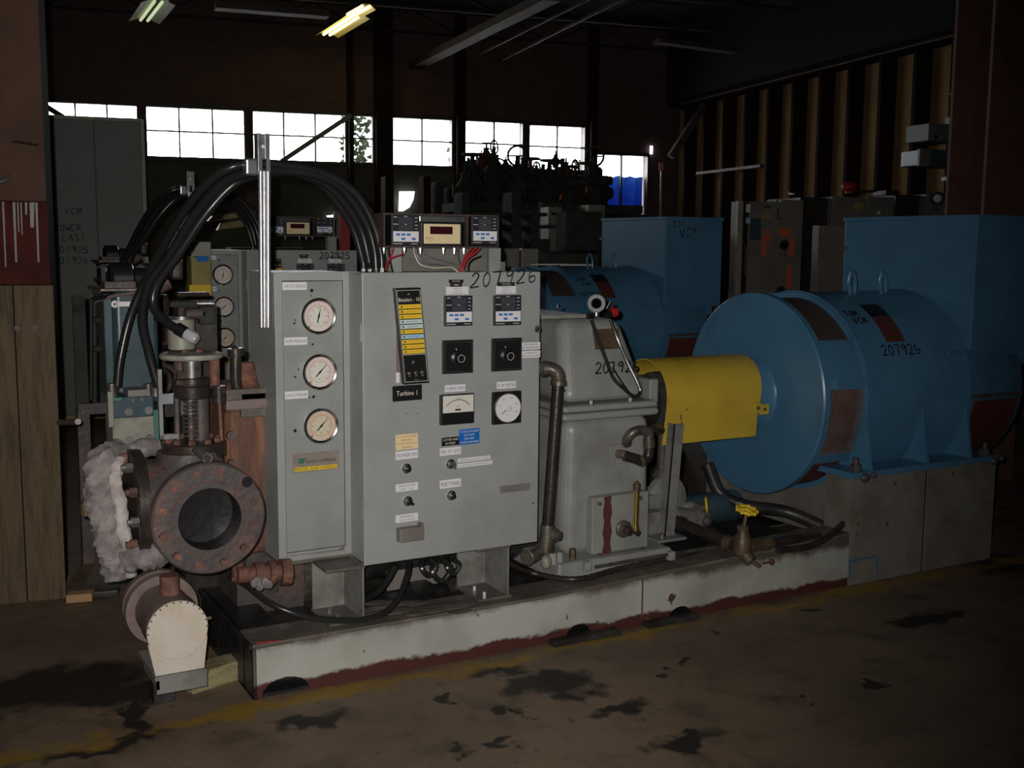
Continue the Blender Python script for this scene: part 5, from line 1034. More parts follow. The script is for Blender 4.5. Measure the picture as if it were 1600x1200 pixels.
t = mthing('throttle_valve', 'dark heavy throttle valve with an open round inlet flange facing the camera', 'valve', (.85, 3.65, .45), 'dark throttle valve of the rear set behind the hoses')
FC = Vector((.834, 3.39, .652))
mb = MB(); mb.lathe(FC, YP, [(.045, .098), (.0, .098), (.0, .116), (.004, .118), (.004, .170), (.010, .176), (.050, .176), (.055, .12), (.10, .125)], 56, caps=False); fl2 = obj('inlet_flange', mb, 'rustdk', t)
mb = MB(); mb.lathe(FC+YP*.002, YP, [(0, .098), (.05, .098), (.092, .095), (.096, .06), (.097, .0002)], 40, caps=False); obj('bore', mb, G['bore'], t)
mb = MB(); mb.torus(FC, YP, .1175, .0018, 56, 6); obj('seal_ring', mb, G['rust'], fl2)
mb = MB(); mb.ring(FC-YP*.001, YP, .0975, .114, .001, 48); obj('raised_face', mb, 'rustdk', fl2)
for k in range(12):
    a_ = R(15+30*k); q = FC+Vector((math.cos(a_)*.147, .004, math.sin(a_)*.147)); mb = MB(); mb.cyl(q+YP*.002, q-YP*(.014 if k in (6, 7, 9, 10) else .003), .0135 if k in (6, 7, 9, 10) else .012, n=6 if k % 2 else 12, smooth=False); obj('flange_stud', mb, 'rust', fl2)
q = FC+Vector((.118, .003, .105)); mb = MB(); mb.cyl(q, q-YP*.003, .017, n=16); obj('lug_hole', mb, 'black', fl2)
q = at(324, 716, y=3.42); mb = MB(); mb.cyl(q+YP*.06+ZP*.02-XP*.02, q, .015, n=14); mb.ring(q, (q-(q+YP*.06)), .011, .0165, .003, 16); obj('pipe_stub', mb, 'dull', t)
mb = MB(); mb.lathe((.84, 3.68, .50), ZP, [(0, .08), (.03, .14), (.12, .165), (.22, .15), (.28, .11), (.32, .10)], 32); mb.lathe(FC+YP*.1, YP, [(0, .125), (.1, .13), (.2, .14)], 32); obj('valve_body', mb, 'rustdk', t)
mb = MB(); mb.lathe((.84, 3.68, .66), -XP, [(0, .13), (.12, .14), (.165, .15)], 24); obj('left_neck', mb, 'rustdk', t)
mb = MB(); mb.lathe((.685, 3.68, .66), -XP, [(0, .10), (0, .175), (.035, .175), (.035, .1)], 36); fl3 = obj('left_flange', mb, 'blackp', t)
for k in range(10):
    a_ = R(36*k+10); q = Vector((.648, 3.68+math.cos(a_)*.15, .66+math.sin(a_)*.15)); mb = MB(); mb.cyl(q, q-XP*.022, .017, n=6, smooth=False); mb.cyl(q-XP*.02, q-XP*.035, .011, n=8); obj('hex_nut', mb, 'dull' if k % 2 else 'rust', fl3)
mb = MB(); mb.lathe((.863, 3.70, .80), ZP, [(0, .09), (0, .104), (.042, .104), (.046, .098), (.046, .05)], 44); bf = obj('bonnet_flange', mb, 'blackp', t)
for k in range(10):
    a_ = R(36*k); q = Vector((.863+math.cos(a_)*.082, 3.70+math.sin(a_)*.082, .846)); mb = MB(); mb.cyl(q, q+ZP*.014, .012, n=6, smooth=False); obj('hex_nut', mb, 'rust', bf)
CX, CY_ = .862, 3.70
mb = MB(); mb.cyl((CX+.030, CY_+.02, .846), (CX+.030, CY_+.02, 1.0), .028, n=16); mb.cyl((CX-.045, CY_+.03, .846), (CX-.045, CY_+.03, 1.0), .010, n=10); obj('yoke', mb, 'rustdk', t)
P = [Vector((CX-.012+.022*math.cos(a_*.5236), CY_-.02+.022*math.sin(a_*.5236), .86+.13*a_/108)) for a_ in range(109)]
mb = MB(); mb.tube(P, .0035, n=6); obj('coil_spring', mb, G['dull'], t)
mb = MB(); mb.cyl((CX-.012, CY_-.02, .85), (CX-.012, CY_-.02, 1.0), .010, n=10); obj('spindle', mb, 'rustdk', t)
mb = MB(); mb.lathe((CX, CY_, .99), ZP, [(0, .05), (.004, .058), (.04, .060), (.045, .052), (.05, .052), (.052, .060), (.066, .060), (.07, .04)], 36); obj('spring_cap', mb, 'blackp', t)
mb = MB(); mb.cyl((CX, CY_, 1.05), (CX, CY_, 1.13), .032, n=24); obj('drive_sleeve', mb, G['dull'], t)
mb = MB(); mb.lathe((CX, CY_, 1.122), ZP, [(0, .04), (-.0, .098), (.006, .102), (.016, .100), (.02, .088), (.014, .05), (.02, .03)], 48); hwv = obj('handwheel', mb, G['paleg'], t)
for sx in (-.02, .025): mb = MB(); mb.cyl((CX+sx, CY_, 1.136), (CX+sx, CY_, 1.15), .012, n=6, smooth=False); obj('wheel_nut', mb, 'rust', hwv)
mb = MB(); mb.cyl((CX+.085, CY_-.03, .846), (CX+.082, CY_-.03, .97), .007, n=10); obj('copper_rod', mb, G['rust'], t)
mb = MB(); mb.cyl((CX+.08, CY_-.03, .97), (CX+.08, CY_-.03, 1.03), .022, n=14); q = at(348, 610, y=3.64); mb.cyl(q+YP*.03, q, .010, n=12); obj('limit_switch', mb, 'blackp', t)
mb = MB(); mb.cyl((CX+.075, CY_, 1.02), (CX+.075, CY_, 1.12), .018, n=12); obj('side_pillar', mb, 'rust', t)
mb = MB(); mb.box((CX-.11, CY_-.01, .86), (CX-.098, CY_+.01, 1.09)); mb.box((CX-.11, CY_-.01, .86), (CX-.05, CY_+.01, .875)); obj('lever_bar', mb, 'greyd', t)
mb = MB(); mb.box((CX-.055, CY_-.04, 1.06), (CX-.03, CY_-.02, 1.085)); mb.box((CX-.06, CY_-.045, 1.04), (CX+.04, CY_-.02, 1.055)); obj('clamp_block', mb, 'blackp', t)

# elbow pipe right of handwheel
mb = MB(); mb.tube([at(376, 625, y=3.82), at(369, 600, y=3.82), at(368, 570, y=3.82), at(368, 552, y=3.82), at(362, 545, y=3.82)], .020, n=12, sm=3); mb.cyl(at(369, 556, y=3.82), at(368, 544, y=3.82), .028, n=14); mtag(obj('steam_trap_pipe', mb, 'blackp'), 'short upright black pipe with an elbow right of the pale handwheel', 'pipe')
mb = MB(); a = at(384, 610, y=3.9); mb.lathe(a-ZP*.02, ZP, [(0, .09), (.03, .085), (.06, .05), (.12, .03)], 16); mb.sphere(at(408, 580, y=3.9), .04, 10, 7, (.6, 1, 2.2)); mtag(obj('rusty_bracket', mb, 'rust'), 'rusty casting on the turbine top left of the gauge cabinet edge', 'casting')

# insulation blanket
def lumpy(P, r, amp, sm=12, n=26):
    P = smoothpath([Vector(p) for p in P], sm); mb = MB(); t_ = (P[1]-P[0]).normalized(); a, b, _ = frame(t_); rs = []
    for i, p in enumerate(P):
        t2 = (P[min(i+1, len(P)-1)]-P[max(i-1, 0)]).normalized(); ax = t_.cross(t2)
        if ax.length > 1e-6: q = Matrix.Rotation(t_.angle(t2), 3, ax.normalized()); a = q @ a; b = q @ b
        t_ = t2; f_ = r*(1+.0*i)*(.65+.35*min(1, 6*min(i, len(P)-1-i)/len(P)+.3))
        rs.append([p+(a*math.cos(2*math.pi*k/n)*.8+b*math.sin(2*math.pi*k/n))*f_*(1+amp*.55*(random.random()-.5)+.10*math.sin(i*.35+k*.7)+.07*math.sin(i*.8-k*1.1)) for k in range(n)])
    mb.rings(rs); return mb
t = mthing('insulation_blanket', 'torn whitish fibre insulation blanket wrapped round the left end of the throttle valve', 'insulation', at(170, 900, y=3.72), None)
obj('blanket_wrap', lumpy([at(182, 905, y=3.66), at(178, 868, y=3.66), at(170, 830, y=3.66), at(160, 790, y=3.67), at(155, 750, y=3.68), at(165, 718, y=3.70), at(192, 702, y=3.76)], .047, .30), 'insul', t)
obj('torn_edge', lumpy([at(205, 900, y=3.62), at(201, 865, y=3.60), at(192, 825, y=3.60), at(187, 785, y=3.61), at(180, 745, y=3.64), at(188, 716, y=3.68)], .021, .35, n=12), 'insulw', t)
obj('top_layer', lumpy([at(185, 716, y=3.78), at(215, 702, y=3.80), at(250, 697, y=3.80)], .03, .15, n=14), 'insul', t)
obj('lower_flap', lumpy([at(192, 878, y=3.60), at(215, 872, y=3.58), at(240, 868, y=3.58), at(258, 868, y=3.60)], .042, .25, n=14), 'insul', t)
q = at(135, 790, y=3.7); mb = MB(); mb.cyl(q, q+XP*.06, .018, n=10); mb.cyl(q-XP*.01+ZP*.01, q+XP*.03+ZP*.01, .012, n=10); mb.cyl(q+ZP*-.03, q+ZP*.01, .02, n=10); mtag(obj('brass_nipple', mb, 'bronze'), 'small brass fitting poking out left of the insulation blanket', 'fitting')

# rusty drain pipes under the inlet
t = mthing('steam_drain_pipe', 'orange rusty flanged pipe below the inlet flange, ending under the gauge cabinet', 'pipe', at(400, 910, y=3.6), None)
a, b = at(270, 905, y=3.62), at(440, 894, y=3.62)
mb = MB(); mb.cyl(a+(b-a)*.58, b, .028, n=18); obj('pipe_run', mb, 'rust', t)
for px, r_, w2 in ((395, .040, .03), (418, .042, .02), (437, .046, .035)):
    q = a+(b-a)*((px-270)/170); mb = MB(); mb.lathe(q, b-a, [(0, .02), (0, r_), (w2, r_), (w2, .02)], 22); obj('pipe_collar', mb, 'rust', t)
mb = MB(); mb.cyl(at(372, 905, y=3.63), at(372, 870, y=3.7), .022, n=12); obj('riser_leg', mb, 'rust', t)

mb = MB()
for k in range(9): q = at(395+random.random()*26, 905+random.random()*12, y=3.575); mb.sphere(q, .010+.008*random.random(), 7, 5)
o = obj('insulation_crumbs', mb, 'insul', t)
mb = MB(); mb.cyl(at(425, 905, y=4.0), at(535, 897, y=4.0), .10, n=28); mb.cyl(at(395, 908, y=3.98), at(425, 905, y=3.98), .085, n=28); mtag(obj('exhaust_pipe', mb, G['elbow']), 'fat brown exhaust pipe in the shade under the gauge cabinet', 'pipe')

# capped strainer cylinder
t = mthing('strainer', 'stubby horizontal strainer with a round cream end cap, in front of the skid end', 'strainer', (.75, 3.6, .1), None)
C0 = at(278, 985, y=3.40); r_ = .093
mb = MB(); mb.cyl(C0, C0+YP*.012, r_, n=44); obj('end_cap', mb, 'whitec', t, bevel=.002)
mb = MB(); mb.lathe(C0+YP*.012, YP, [(0, r_-.002), (.10, r_-.002), (.12, r_-.006), (.28, r_-.006)], 44); obj('barrel', mb, 'mauve', t)
mb = MB(); mb.lathe(C0+YP*.22, YP, [(0, .08), (0, .115), (.03, .118), (.05, .105), (.06, .115), (.09, .115), (.09, .05)], 40); obj('rear_flange', mb, 'mauve', t)
for k in range(14): a_ = R(180*k/13); q = C0+Vector((math.cos(a_)*(r_-.004), -.0, math.sin(a_)*(r_-.004))); mb = MB(); mb.obox(q+YP*.004, XP*.0025, YP*.005, ZP*.0025); obj('weld_tack', mb, 'rustdk', t)
bz = C0.z-.165
mb = MB(); mb.prism([C0+Vector((-r_+.002, 0, -.03)), C0+Vector((-r_+.022, 0, -.135)), C0+Vector((r_-.015, 0, -.135)), C0+Vector((r_-.002, 0, -.03)), C0+Vector((.06, 0, -.07)), C0+Vector((0, 0, -.094)), C0+Vector((-.06, 0, -.07))], (0, .002, 0), (0, .012, 0)); obj('saddle_plate', mb, 'whitec', t)
mb = MB(); mb.box((C0.x-.075, C0.y-.01, C0.z-.148), (C0.x+.085, C0.y+.25, C0.z-.136)); mb.box((C0.x-.068, C0.y+.0, C0.z-.18), (C0.x-.06, C0.y+.2, C0.z-.148)); mb.box((C0.x-.068, C0.y-.0, C0.z-.195), (C0.x+.085, C0.y+.01, C0.z-.15)); obj('base_channel', mb, 'greyd', t)
mb = MB(); q = at(324, 966, y=3.42); mb.cyl(q-XP*.02, q+XP*.012, .006, n=8); obj('side_screw', mb, 'bronze', t)
mb = MB(); mb.cyl(C0+Vector((0, .1, .09)), C0+Vector((.0, .1, .15)), .03, n=14); obj('top_nozzle', mb, 'rust', t)
mb = MB(); mb.box((C0.x-.04, C0.y+.20, 0), (C0.x+.03, C0.y+.27, C0.z-.148)); mtag(obj('dark_block', mb, 'deckdk', bevel=.004), 'dark block on the floor under the capped strainer', 'block')

# timber block
a = at(300, 1085, z=0); mb = MB(); e1 = (at(375, 1062, z=0)-a).normalized(); e2 = Vector((-e1.y, e1.x, 0))
mb.obox(a+e1*.10+e2*.04+ZP*.035, e1*.10, e2*.045, ZP*.035)
tm = obj('timber_block', mb, ['woodg'], bevel=.003); tag(tm, 'short yellowish timber block on the floor against the dark skid end', 'block')
# cardboard scrap at left
a = at(118, 940, z=0); mb = MB(); mb.obox(a+Vector((.02, 0, .02)), Vector((.05, -.01, 0)), Vector((.01, .03, 0)), ZP*.018); tag(obj('orange_scrap', mb, 'card', bevel=.004), 'orange-brown wood scrap on the floor behind the insulation blanket', 'scrap')
a = at(155, 932, z=0); mb = MB(); mb.obox(a+Vector((.02, 0, .015)), Vector((.06, -.01, 0)), Vector((.01, .03, 0)), ZP*.013); tag(obj('dark_scrap', mb, 'deckdk', bevel=.004), 'dark scrap right beside the orange-brown wood scrap', 'scrap')

# governor actuator and servo block
t = mthing('governor_actuator', 'blue-grey governor housing with an oval white tag, left of the turbine', 'actuator', (.80, 4.4, .7), 'blue-grey governor housing of the rear set')
p1, p2 = at(178, 455, y=4.35), at(246, 455, y=4.35); zt, zb_ = at(210, 455, y=4.35).z, at(200, 632, y=4.35).z
mb = MB(); mb.box((p1.x, 4.35, zb_), (p2.x, 4.62, zt)); obj('housing', mb, 'bluedk', t, bevel=.018, seg=4)
mb = MB(); q1 = at(160, 470, y=4.42); mb.box((q1.x, 4.40, zb_+.03), (p1.x, 4.56, zt-.01)); obj('side_box', mb, 'bluedk', t, bevel=.004)
mb = MB(); mb.box((q1.x-.02, 4.33, zt), (p2.x+.01, 4.64, zt+.012)); obj('top_plate', mb, 'dull', t, bevel=.003)
q = at(197, 475, y=4.346); g = MB(); g.obox(q, XP*.040, YP*.001, ZP*.009); g.cyl(q-XP*.04+YP*.001, q-XP*.04-YP*.001, .0135, n=16); g.cyl(q+XP*.04+YP*.001, q+XP*.04-YP*.001, .0135, n=16); tg = obj('oval_tag', g, 'white', t)
for sx in (-.042, .042): g = MB(); g.cyl(q+XP*sx, q+XP*sx-YP*.003, .004, n=8); obj('tag_screw', g, 'black', tg)
q = at(199, 509, y=4.345); g = MB(); g.ring(q, -YP, .008, .013, .004, 18); obj('fill_plug', g, 'bluedk', t)
c = at(200, 435, y=4.45); mb = MB(); mb.lathe(c-XP*.07, XP, [(0, .05), (.01, .062), (.08, .062), (.09, .045), (.15, .04), (.16, .03)], 24); obj('motor', mb, 'black', t)
mb = MB(); mb.cyl(at(222, 430, y=4.45), at(262, 405, y=4.45), .02, n=12); mb.cyl(at(240, 452, y=4.4), at(262, 440, y=4.4), .03, n=12); mb.box((p1.x-.03, 4.36, zt+.012), (p1.x+.08, 4.45, zt+.035)); obj('linkage', mb, 'rustdk', t)
mb = MB(); mb.tube([at(150, 470, y=4.36), at(180, 462, y=4.34), at(215, 457, y=4.34), at(225, 458, y=4.34)], .006, n=8, sm=3); obj('bright_rod', mb, 'mauve', t)
for py in (455, 500, 545): q = at(158, py, y=4.42); g = MB(); g.cyl(q, q-XP*.03, .012, n=8); obj('side_fitting', g, 'blackp', t)
mb = MB(); mb.box((p1.x+.02, 4.30, zb_-.05), (1.06, 4.60, zb_)); obj('mounting_bracket', mb, 'deckdk', t)
t = mthing('servo_block', 'pale grey and green hydraulic servo block under the blue-grey governor', 'valve block', (.75, 4.15, .6), 'servo block of the rear set')
YS = 4.12
def sb(nm, a0, b0, a1, b1, mt, y0=YS, dp=.14): x0, x1, z0, z1 = rect(a0, b0, a1, b1, y0); g = MB(); g.box((x0, y0, z0), (x1, y0+dp, z1)); return obj(nm, g, mt, t, bevel=.003)
sb('lower_block', 176, 652, 241, 694, 'paleg'); sb('upper_block', 177, 620, 240, 652, 'bluedk', YS-.004); sb('top_cap', 200, 609, 232, 620, 'cabg', YS, .1); sb('green_end', 240, 640, 258, 688, 'green', YS+.01); sb('green_strip', 176, 621, 192, 627, 'green', YS-.01, .02); sb('side_rail', 169, 612, 178, 668, 'paleg', YS-.03, .02)
for px, py, rr in ((201, 643, .014), (232, 641, .014), (203, 687, .012), (233, 683, .012), (207, 625, .006), (221, 624, .006)):
    q = at(px, py, y=YS-.004); g = MB(); g.ring(q, -YP, rr*.6, rr, .006, 18); g.cyl(q, q-YP*.002, rr*.6, n=14); obj('port', g, 'dull', t)
for px, py in ((175, 612), (243, 610), (232, 612)): q = at(px, py, y=YS+.02); g = MB(); g.cyl(q-ZP*.02, q+ZP*.03, .018, n=12); obj('hose_fitting', g, 'dull', t)
mb = MB(); zz = at(200, 694, y=YS).z; mb.box((.70, YS+.02, zz-.04), (1.01, YS+.12, zz)); obj('mounting_bracket', mb, 'deckdk', t)
t = mthing('pipe_stand', 'rusty upright strut and cross arm left of the governor', 'stand', at(132, 700, y=5.4), None)
a, b = at(132, 700, y=5.4), at(124, 470, y=5.4)
mb = MB(); mb.box((a.x-.025, 5.40, .0), (a.x+.028, 5.45, at(128, 640, y=5.4).z)); obj('upright', mb, 'rustdk', t)
mb = MB(); q0, q1 = at(122, 640, y=5.38), at(170, 640, y=5.38); mb.box((q0.x, 5.375, q0.z-.025), (q1.x, 5.395, q0.z+.025)); obj('cross_arm', mb, 'rustdk', t)
q = at(130, 643, y=5.37); mb = MB(); mb.cyl(q, q-YP*.012, .014, n=6, smooth=False); obj('bolt', mb, 'bronze', t)
mb = MB(); q0, q1 = at(143, 625, y=4.32), at(143, 468, y=4.32); mb.cyl(q0, q1, .008, n=8); mb.cyl(q1, at(175, 462, y=4.36), .008, n=8); obj('drain_tube', mb, 'black', t)
mb = MB(); q0, q1 = at(122, 690, y=5.46), at(122, 462, y=5.46); mb.box((q0.x, 5.46, .0), (q0.x+.055, 5.48, q1.z)); obj('back_flat', mb, 'junk', t)
mb = MB(); mb.cyl(at(92, 660, y=4.9), at(122, 659, y=4.4), .012, n=8); tag(obj('steel_bar', mb, 'dull'), 'steel bar just above the floor between the boarded post and the pipe stand', 'bar')
# filter canister
t = mthing('filter_canister', 'dirty white cylindrical canister behind the pale handwheel', 'canister', at(285, 560, y=3.95), 'dirty canister of the rear set')
c = at(284, 545, y=3.95); tp_ = at(284, 500, y=3.95); mb = MB(); mb.lathe(c, ZP, [(0, .03), (0, .046), (tp_.z-c.z, .046), (tp_.z-c.z+.004, .043), (tp_.z-c.z+.004, .01)], 28); obj('can', mb, 'paleg', t)
mb = MB(); mb.ring(tp_+ZP*.003, ZP, .038, .047, .006, 28); obj('can_rim', mb, 'dull', t)
q = at(293, 522, y=3.90); mb = MB(); mb.torus(q, (q-Vector((0, 0, HC))), .016, .004, 18, 6); obj('port_ring', mb, 'dull', t)
mb = MB(); mb.cyl((c.x, c.y, .9), (c.x, c.y, c.z), .03, n=12); obj('can_stem', mb, 'rustdk', t)
t = mthing('linkage_cluster', 'dark cluster of small levers and blocks above the canister', 'linkage', at(300, 480, y=4.2), 'dark cluster of small levers of the rear set')
for i, (px, py, w2, h2) in enumerate(((285, 475, .05, .012), (300, 460, .06, .008), (305, 490, .04, .02), (322, 492, .03, .035), (275, 420, .02, .04))):
    q = at(px, py, y=4.15); mb = MB(); mb.obox(q, XP*w2, YP*.03, ZP*h2); obj('lever' if i % 2 else 'link_block', mb, ('junk', 'blackp', 'rackb')[i % 3], t, bevel=.012)
mb = MB(); q = at(312, 520, y=4.2); mb.box((q.x-.08, 4.18, 0), (q.x+.06, 4.26, at(300, 475, y=4.2).z)); obj('bracket_plate', mb, 'blackp', t)
t = mthing('pale_instrument_box', 'pale green instrument box with a yellow band left of the rear gauge cabinet', 'box', at(313, 460, y=6.0), None); M1.pop()
x0, x1, z0, z1 = rect(299, 378, 330, 460, 6.3)
mb = MB(); mb.box((x0, 6.3, z1-.08), (x1, 6.42, z1)); obj('lid', mb, 'paleg', t); mb = MB(); mb.box((x0, 6.3, z0), (x1, 6.42, z1-.085)); obj('box_body', mb, 'ymach', t, bevel=.004)
x0, x1, z0, z1 = rect(296, 445, 330, 462, 6.28); mb = MB(); mb.box((x0, 6.28, z0), (x1, 6.295, z1)); obj('yellow_band', mb, 'yel', t)
x0, x1, z0, z1 = rect(308, 400, 326, 409, 6.28); mb = MB(); mb.box((x0, 6.285, z0), (x1, 6.295, z1)); obj('blue_tag', mb, 'bplate', t)
x0, x1, z0, z1 = rect(300, 462, 330, 640, 6.3); mb = MB(); mb.box((x0, 6.33, 0), (x1, 6.40, z1)); obj('leg', mb, 'mauve', t)

# ================================================================== REAR SET: a second machine parallel behind
OFF = Vector((.48, 3.05, .055)); build_kids()
CNT = {}
for (o, rear) in list(M1):
    if not rear: continue
    c = copytree(o, None, SKIP); c.location = o.location+OFF; WL[c.name] = WL[o.name]+OFF
    k = CNT.get(rear, 0); CNT[rear] = k+1
    if 'black hose arching over the rear' in rear: rear = ('outermost', 'second', 'third', 'rearmost')[k]+' '+rear
    c['label'] = rear; c['category'] = o['category']
    if 'black hose arching over the rear' in rear: c['group'] = 'hoses of the rear set'
    if o.name.startswith('generator') and 'pedestal' not in o.name:
        base = WL[c.name]
        def sf2(x0, a0): 
            f_ = shellfn(x0, a0); return lambda s, q: f_(s, q)+OFF
        hand(c, '207925', sf2(3.80, 35), .036, .003); hand(c, 'TOM', sf2(3.84, 53), .03, .0025); hand(c, 'VCM', sf2(3.86, 47), .03, .0025)
        q = Vector((4.55, 3.545, 1.565))+OFF; hand(c, 'TOM', planefn(q+ZP*.02, XP, ZP), .045, .003); hand(c, 'VCM', planefn(q+Vector((.07, 0, -.06)), XP+ZP*.15, ZP), .065, .0035)
    if o.name.startswith('control_cabinet'):
        hand(c, '207925', planefn(Vector((1.84, YD-.001, 1.352))+OFF, XP, ZP), .040, .003)
for o in bpy.data.objects:
    pass
# timbers carrying the rear skid
for k, x in enumerate((1.6, 3.0, 4.6)):
    mb = MB(); mb.box((x+.48-.05, 3.5+3.05, 0), (x+.48+.05, 4.6+3.05, .054)); tag(obj('timber_bearer', mb, 'wood'), '%s of the flat timber bearers under the rear skid' % ('left', 'middle', 'right')[k], 'timber', 'bearers under the rear skid')
# yellow handled plank / pale paper on rear generator
mb = MB(); a = at(825, 408, d=7.2); mb.obox(at(855, 413, z=1.352), BU*.16, BV*.08, ZP*.006); tag(obj('paper_sheets', mb, G['face'], bevel=.002), 'pale papers lying on top of the rear generator', 'paper')
mb = MB(); mb.obox(at(900, 414, z=1.352), BU*.14, BV*.02, ZP*.006); tag(obj('white_stick', mb, G['face']), 'thin white stick on top of the rear generator', 'stick')

# ================================================================== RIGHT SIDE: switchgear etc.
def cab(px0, py0, px1, v, depth, z0, label, mt, name='switchgear_cabinet', cat='cabinet', py_top=None):
    a = at(px0, py0, v=v); b = at(px1, py0, v=v); ua, ub, zt = a.dot(BU), b.dot(BU), a.z
    t = thing(name, label, cat, B((ua+ub)/2, v+depth/2, z0)); mb = MB(); mb.bbox(ua, ub, v, v+depth, z0, zt); obj('cabinet_body', mb, mt, t, bevel=.006); return t, ua, ub, zt
VS = 9.2
t, ua, ub, zt = cab(1158, 314, 1249, VS, .18, 0, 'scuffed grey switchgear cabinet with orange spray marks right of the rear terminal box', 'cabg')
def onp(t, nm, px0, py0, px1, py1, mt, v, d=.01):
    a, b = at(px0, py0, v=v), at(px1, py1, v=v); g = MB(); g.bbox(a.dot(BU), b.dot(BU), v-d, v, b.z, a.z); return obj(nm, g, mt, t)
onp(t, 'side_frame', 1155, 315, 1163, 470, 'stud', VS, .02); onp(t, 'left_door', 1172, 318, 1208, 470, 'cabg', VS, .015); dr_ = onp(t, 'right_door', 1211, 312, 1247, 470, 'cabg', VS, .02)
onp(t, 'edge_strip', 1151, 314, 1154, 470, 'paleg', VS, .03); onp(t, 'handle_rod', 1162, 385, 1164, 430, 'galv', VS, .03)
# two bright patches coloured in place of little window reflections
onp(t, 'sticker', 1164, 319, 1170, 332, 'white', VS, .025); onp(t, 'sticker', 1164, 340, 1170, 349, 'pblue', VS, .025)
onp(t, 'blue_notice', 1172, 341, 1188, 375, 'bluedk', VS-.015, .004); onp(t, 'yellow_sticker', 1193, 332, 1203, 342, 'ymach', VS-.015, .004); onp(t, 'blue_strip', 1192, 321, 1204, 325, 'bluedk', VS-.015, .004)
for (a0, b0, a1, b1) in ((1192, 366, 1204, 378), (1190, 380, 1197, 400), (1216, 357, 1236, 370), (1232, 372, 1240, 400), (1230, 415, 1236, 450), (1196, 358, 1202, 364)):
    onp(t, 'orange_mark', a0, b0, a1, b1, 'orange', VS-.02, .002)
for px, py in ((1224, 383), (1219, 455)): q = at(px, py, v=VS-.02); g = MB(); g.cyl(q, q-BV*.02, .045, n=20); mb2 = obj('round_port', g, 'black', t); g = MB(); g.torus(q-BV*.02, BV, .045, .006, 20, 6); obj('port_rim', g, 'dull', mb2)
q = at(1219, 314, v=VS-.03); g = MB(); g.sphere(q, .016, 10, 6); obj('indicator_lamp', g, 'face', t)
hand(t, 'L', planefn(at(1214, 341, v=VS-.022), BU, ZP), .09, .005)
mb = MB(); q = at(1245, 303, v=9.2); mb.obox(q, BU*.06, BV*.05, ZP*.008); mb.cyl(at(1232, 300, v=9.2), at(1236, 300, v=9.2), .01); tag(obj('dark_bracket', mb, 'blackp'), 'dark bracket on the top of the orange-marked switchgear cabinet', 'bracket')
t, ua, ub, zt = cab(1251, 308, 1300, VS+.1, .6, 0, 'black open switchgear frame between the orange-marked cabinet and the blue terminal box', 'deckdk')
for k in range(5): onp(t, 'busbar', 1256+k*9, 312, 1259+k*9, 460, 'blackp', VS+.1, .03)
t, ua, ub, zt = cab(1280, 352, 1330, 8.2, .10, 0, 'plain grey-brown panel edge left of the front terminal box', 'cabg', name='panel_enclosure', cat='enclosure')
t, ua, ub, zt = cab(1301, 307, 1354, VS, .6, 0, 'grey switchgear cabinet with a yellow sticker behind the front terminal box', 'cabg')
onp(t, 'yellow_sticker', 1334, 317, 1349, 329, 'ymach', VS, .01)
t, ua, ub, zt = cab(1355, 307, 1398, VS+.02, .6, 0, 'grey switchgear cabinet with a round lamp right of the yellow sticker', 'cabg')
q = at(1373, 332, v=VS); g = MB(); g.sphere(q, .02, 10, 6); obj('indicator_lamp', g, 'face', t)
mb = MB(); q = at(1327, 292, v=9.3); mb.sphere(q, .065, 16, 10, (1.25, 1, .8)); mb.cyl(q-ZP*.06, q-ZP*.03, .03); tag(obj('red_beacon', mb, 'red'), 'red domed beacon on top of the grey switchgear cabinets', 'lamp')
mb = MB(); mb.obox(at(1345, 299, v=9.3), BU*.11, BV*.1, ZP*.01); mb.obox(at(1385, 302, v=9.3), BU*.08, BV*.1, ZP*.02); tag(obj('cable_tray', mb, 'blackp'), 'dark cable tray right of the red beacon', 'tray')
t, ua, ub, zt = cab(1400, 304, 1448, VS+.1, .6, 0, 'black switchgear frame left of the round white-faced lamp', 'deckdk')
t, ua, ub, zt = cab(1448, 303, 1500, VS, .6, 0, 'dim grey-blue cabinet beneath the round white-faced lamp', 'cabg')
q = at(1466, 310, v=VS-.1); mb = MB(); mb.cyl(q+BV*.06+BU*.03, q, .065, n=20); tl_ = thing('work_lamp', 'round white-faced work lamp in a black housing, left of the red column', 'lamp', q); obj('housing', mb, 'black', tl_); mb = MB(); mb.lathe(q-BU*.008, -BV-BU*.4, [(0, .042), (.01, .035), (.015, .01)], 20); obj('lens', mb, 'white', tl_); mb = MB(); mb.cyl(q-ZP*.12+BV*.03, q-ZP*.06+BV*.03, .015); obj('stem', mb, 'black', tl_)
# crane/beam ends at upper right
t = thing('crane_end_truck', 'grey steel crane truck end beside the red column at upper right', 'crane', at(1480, 230, v=8.2))
def ob(nm, px0, py0, px1, py1, v, dp, mt, par): a, b = at(px0, py0, v=v), at(px1, py1, v=v); g = MB(); g.bbox(a.dot(BU), b.dot(BU), v, v+dp, b.z, a.z); return obj(nm, g, mt, par, bevel=.006)
ob('upper_plate', 1452, 192, 1500, 222, 8.2, .3, 'part', t); o_ = ob('lower_block', 1443, 233, 1600, 264, 8.3, .3, 'bluedk', t); ob('end_face', 1438, 232, 1453, 260, 8.25, .04, 'cabg', t); ob('cable_box', 1483, 275, 1492, 283, 8.2, .1, 'black', t)
ob('rear_plate', 1500, 180, 1640, 225, 8.6, .2, 'part', t); ob('rear_rail', 1500, 146, 1640, 152, 8.6, .2, 'part', t)
q = at(1462, 214, v=8.19); g = MB(); g.cyl(q, q-BV*.01, .016, n=12); obj('bolt', g, 'black', t)
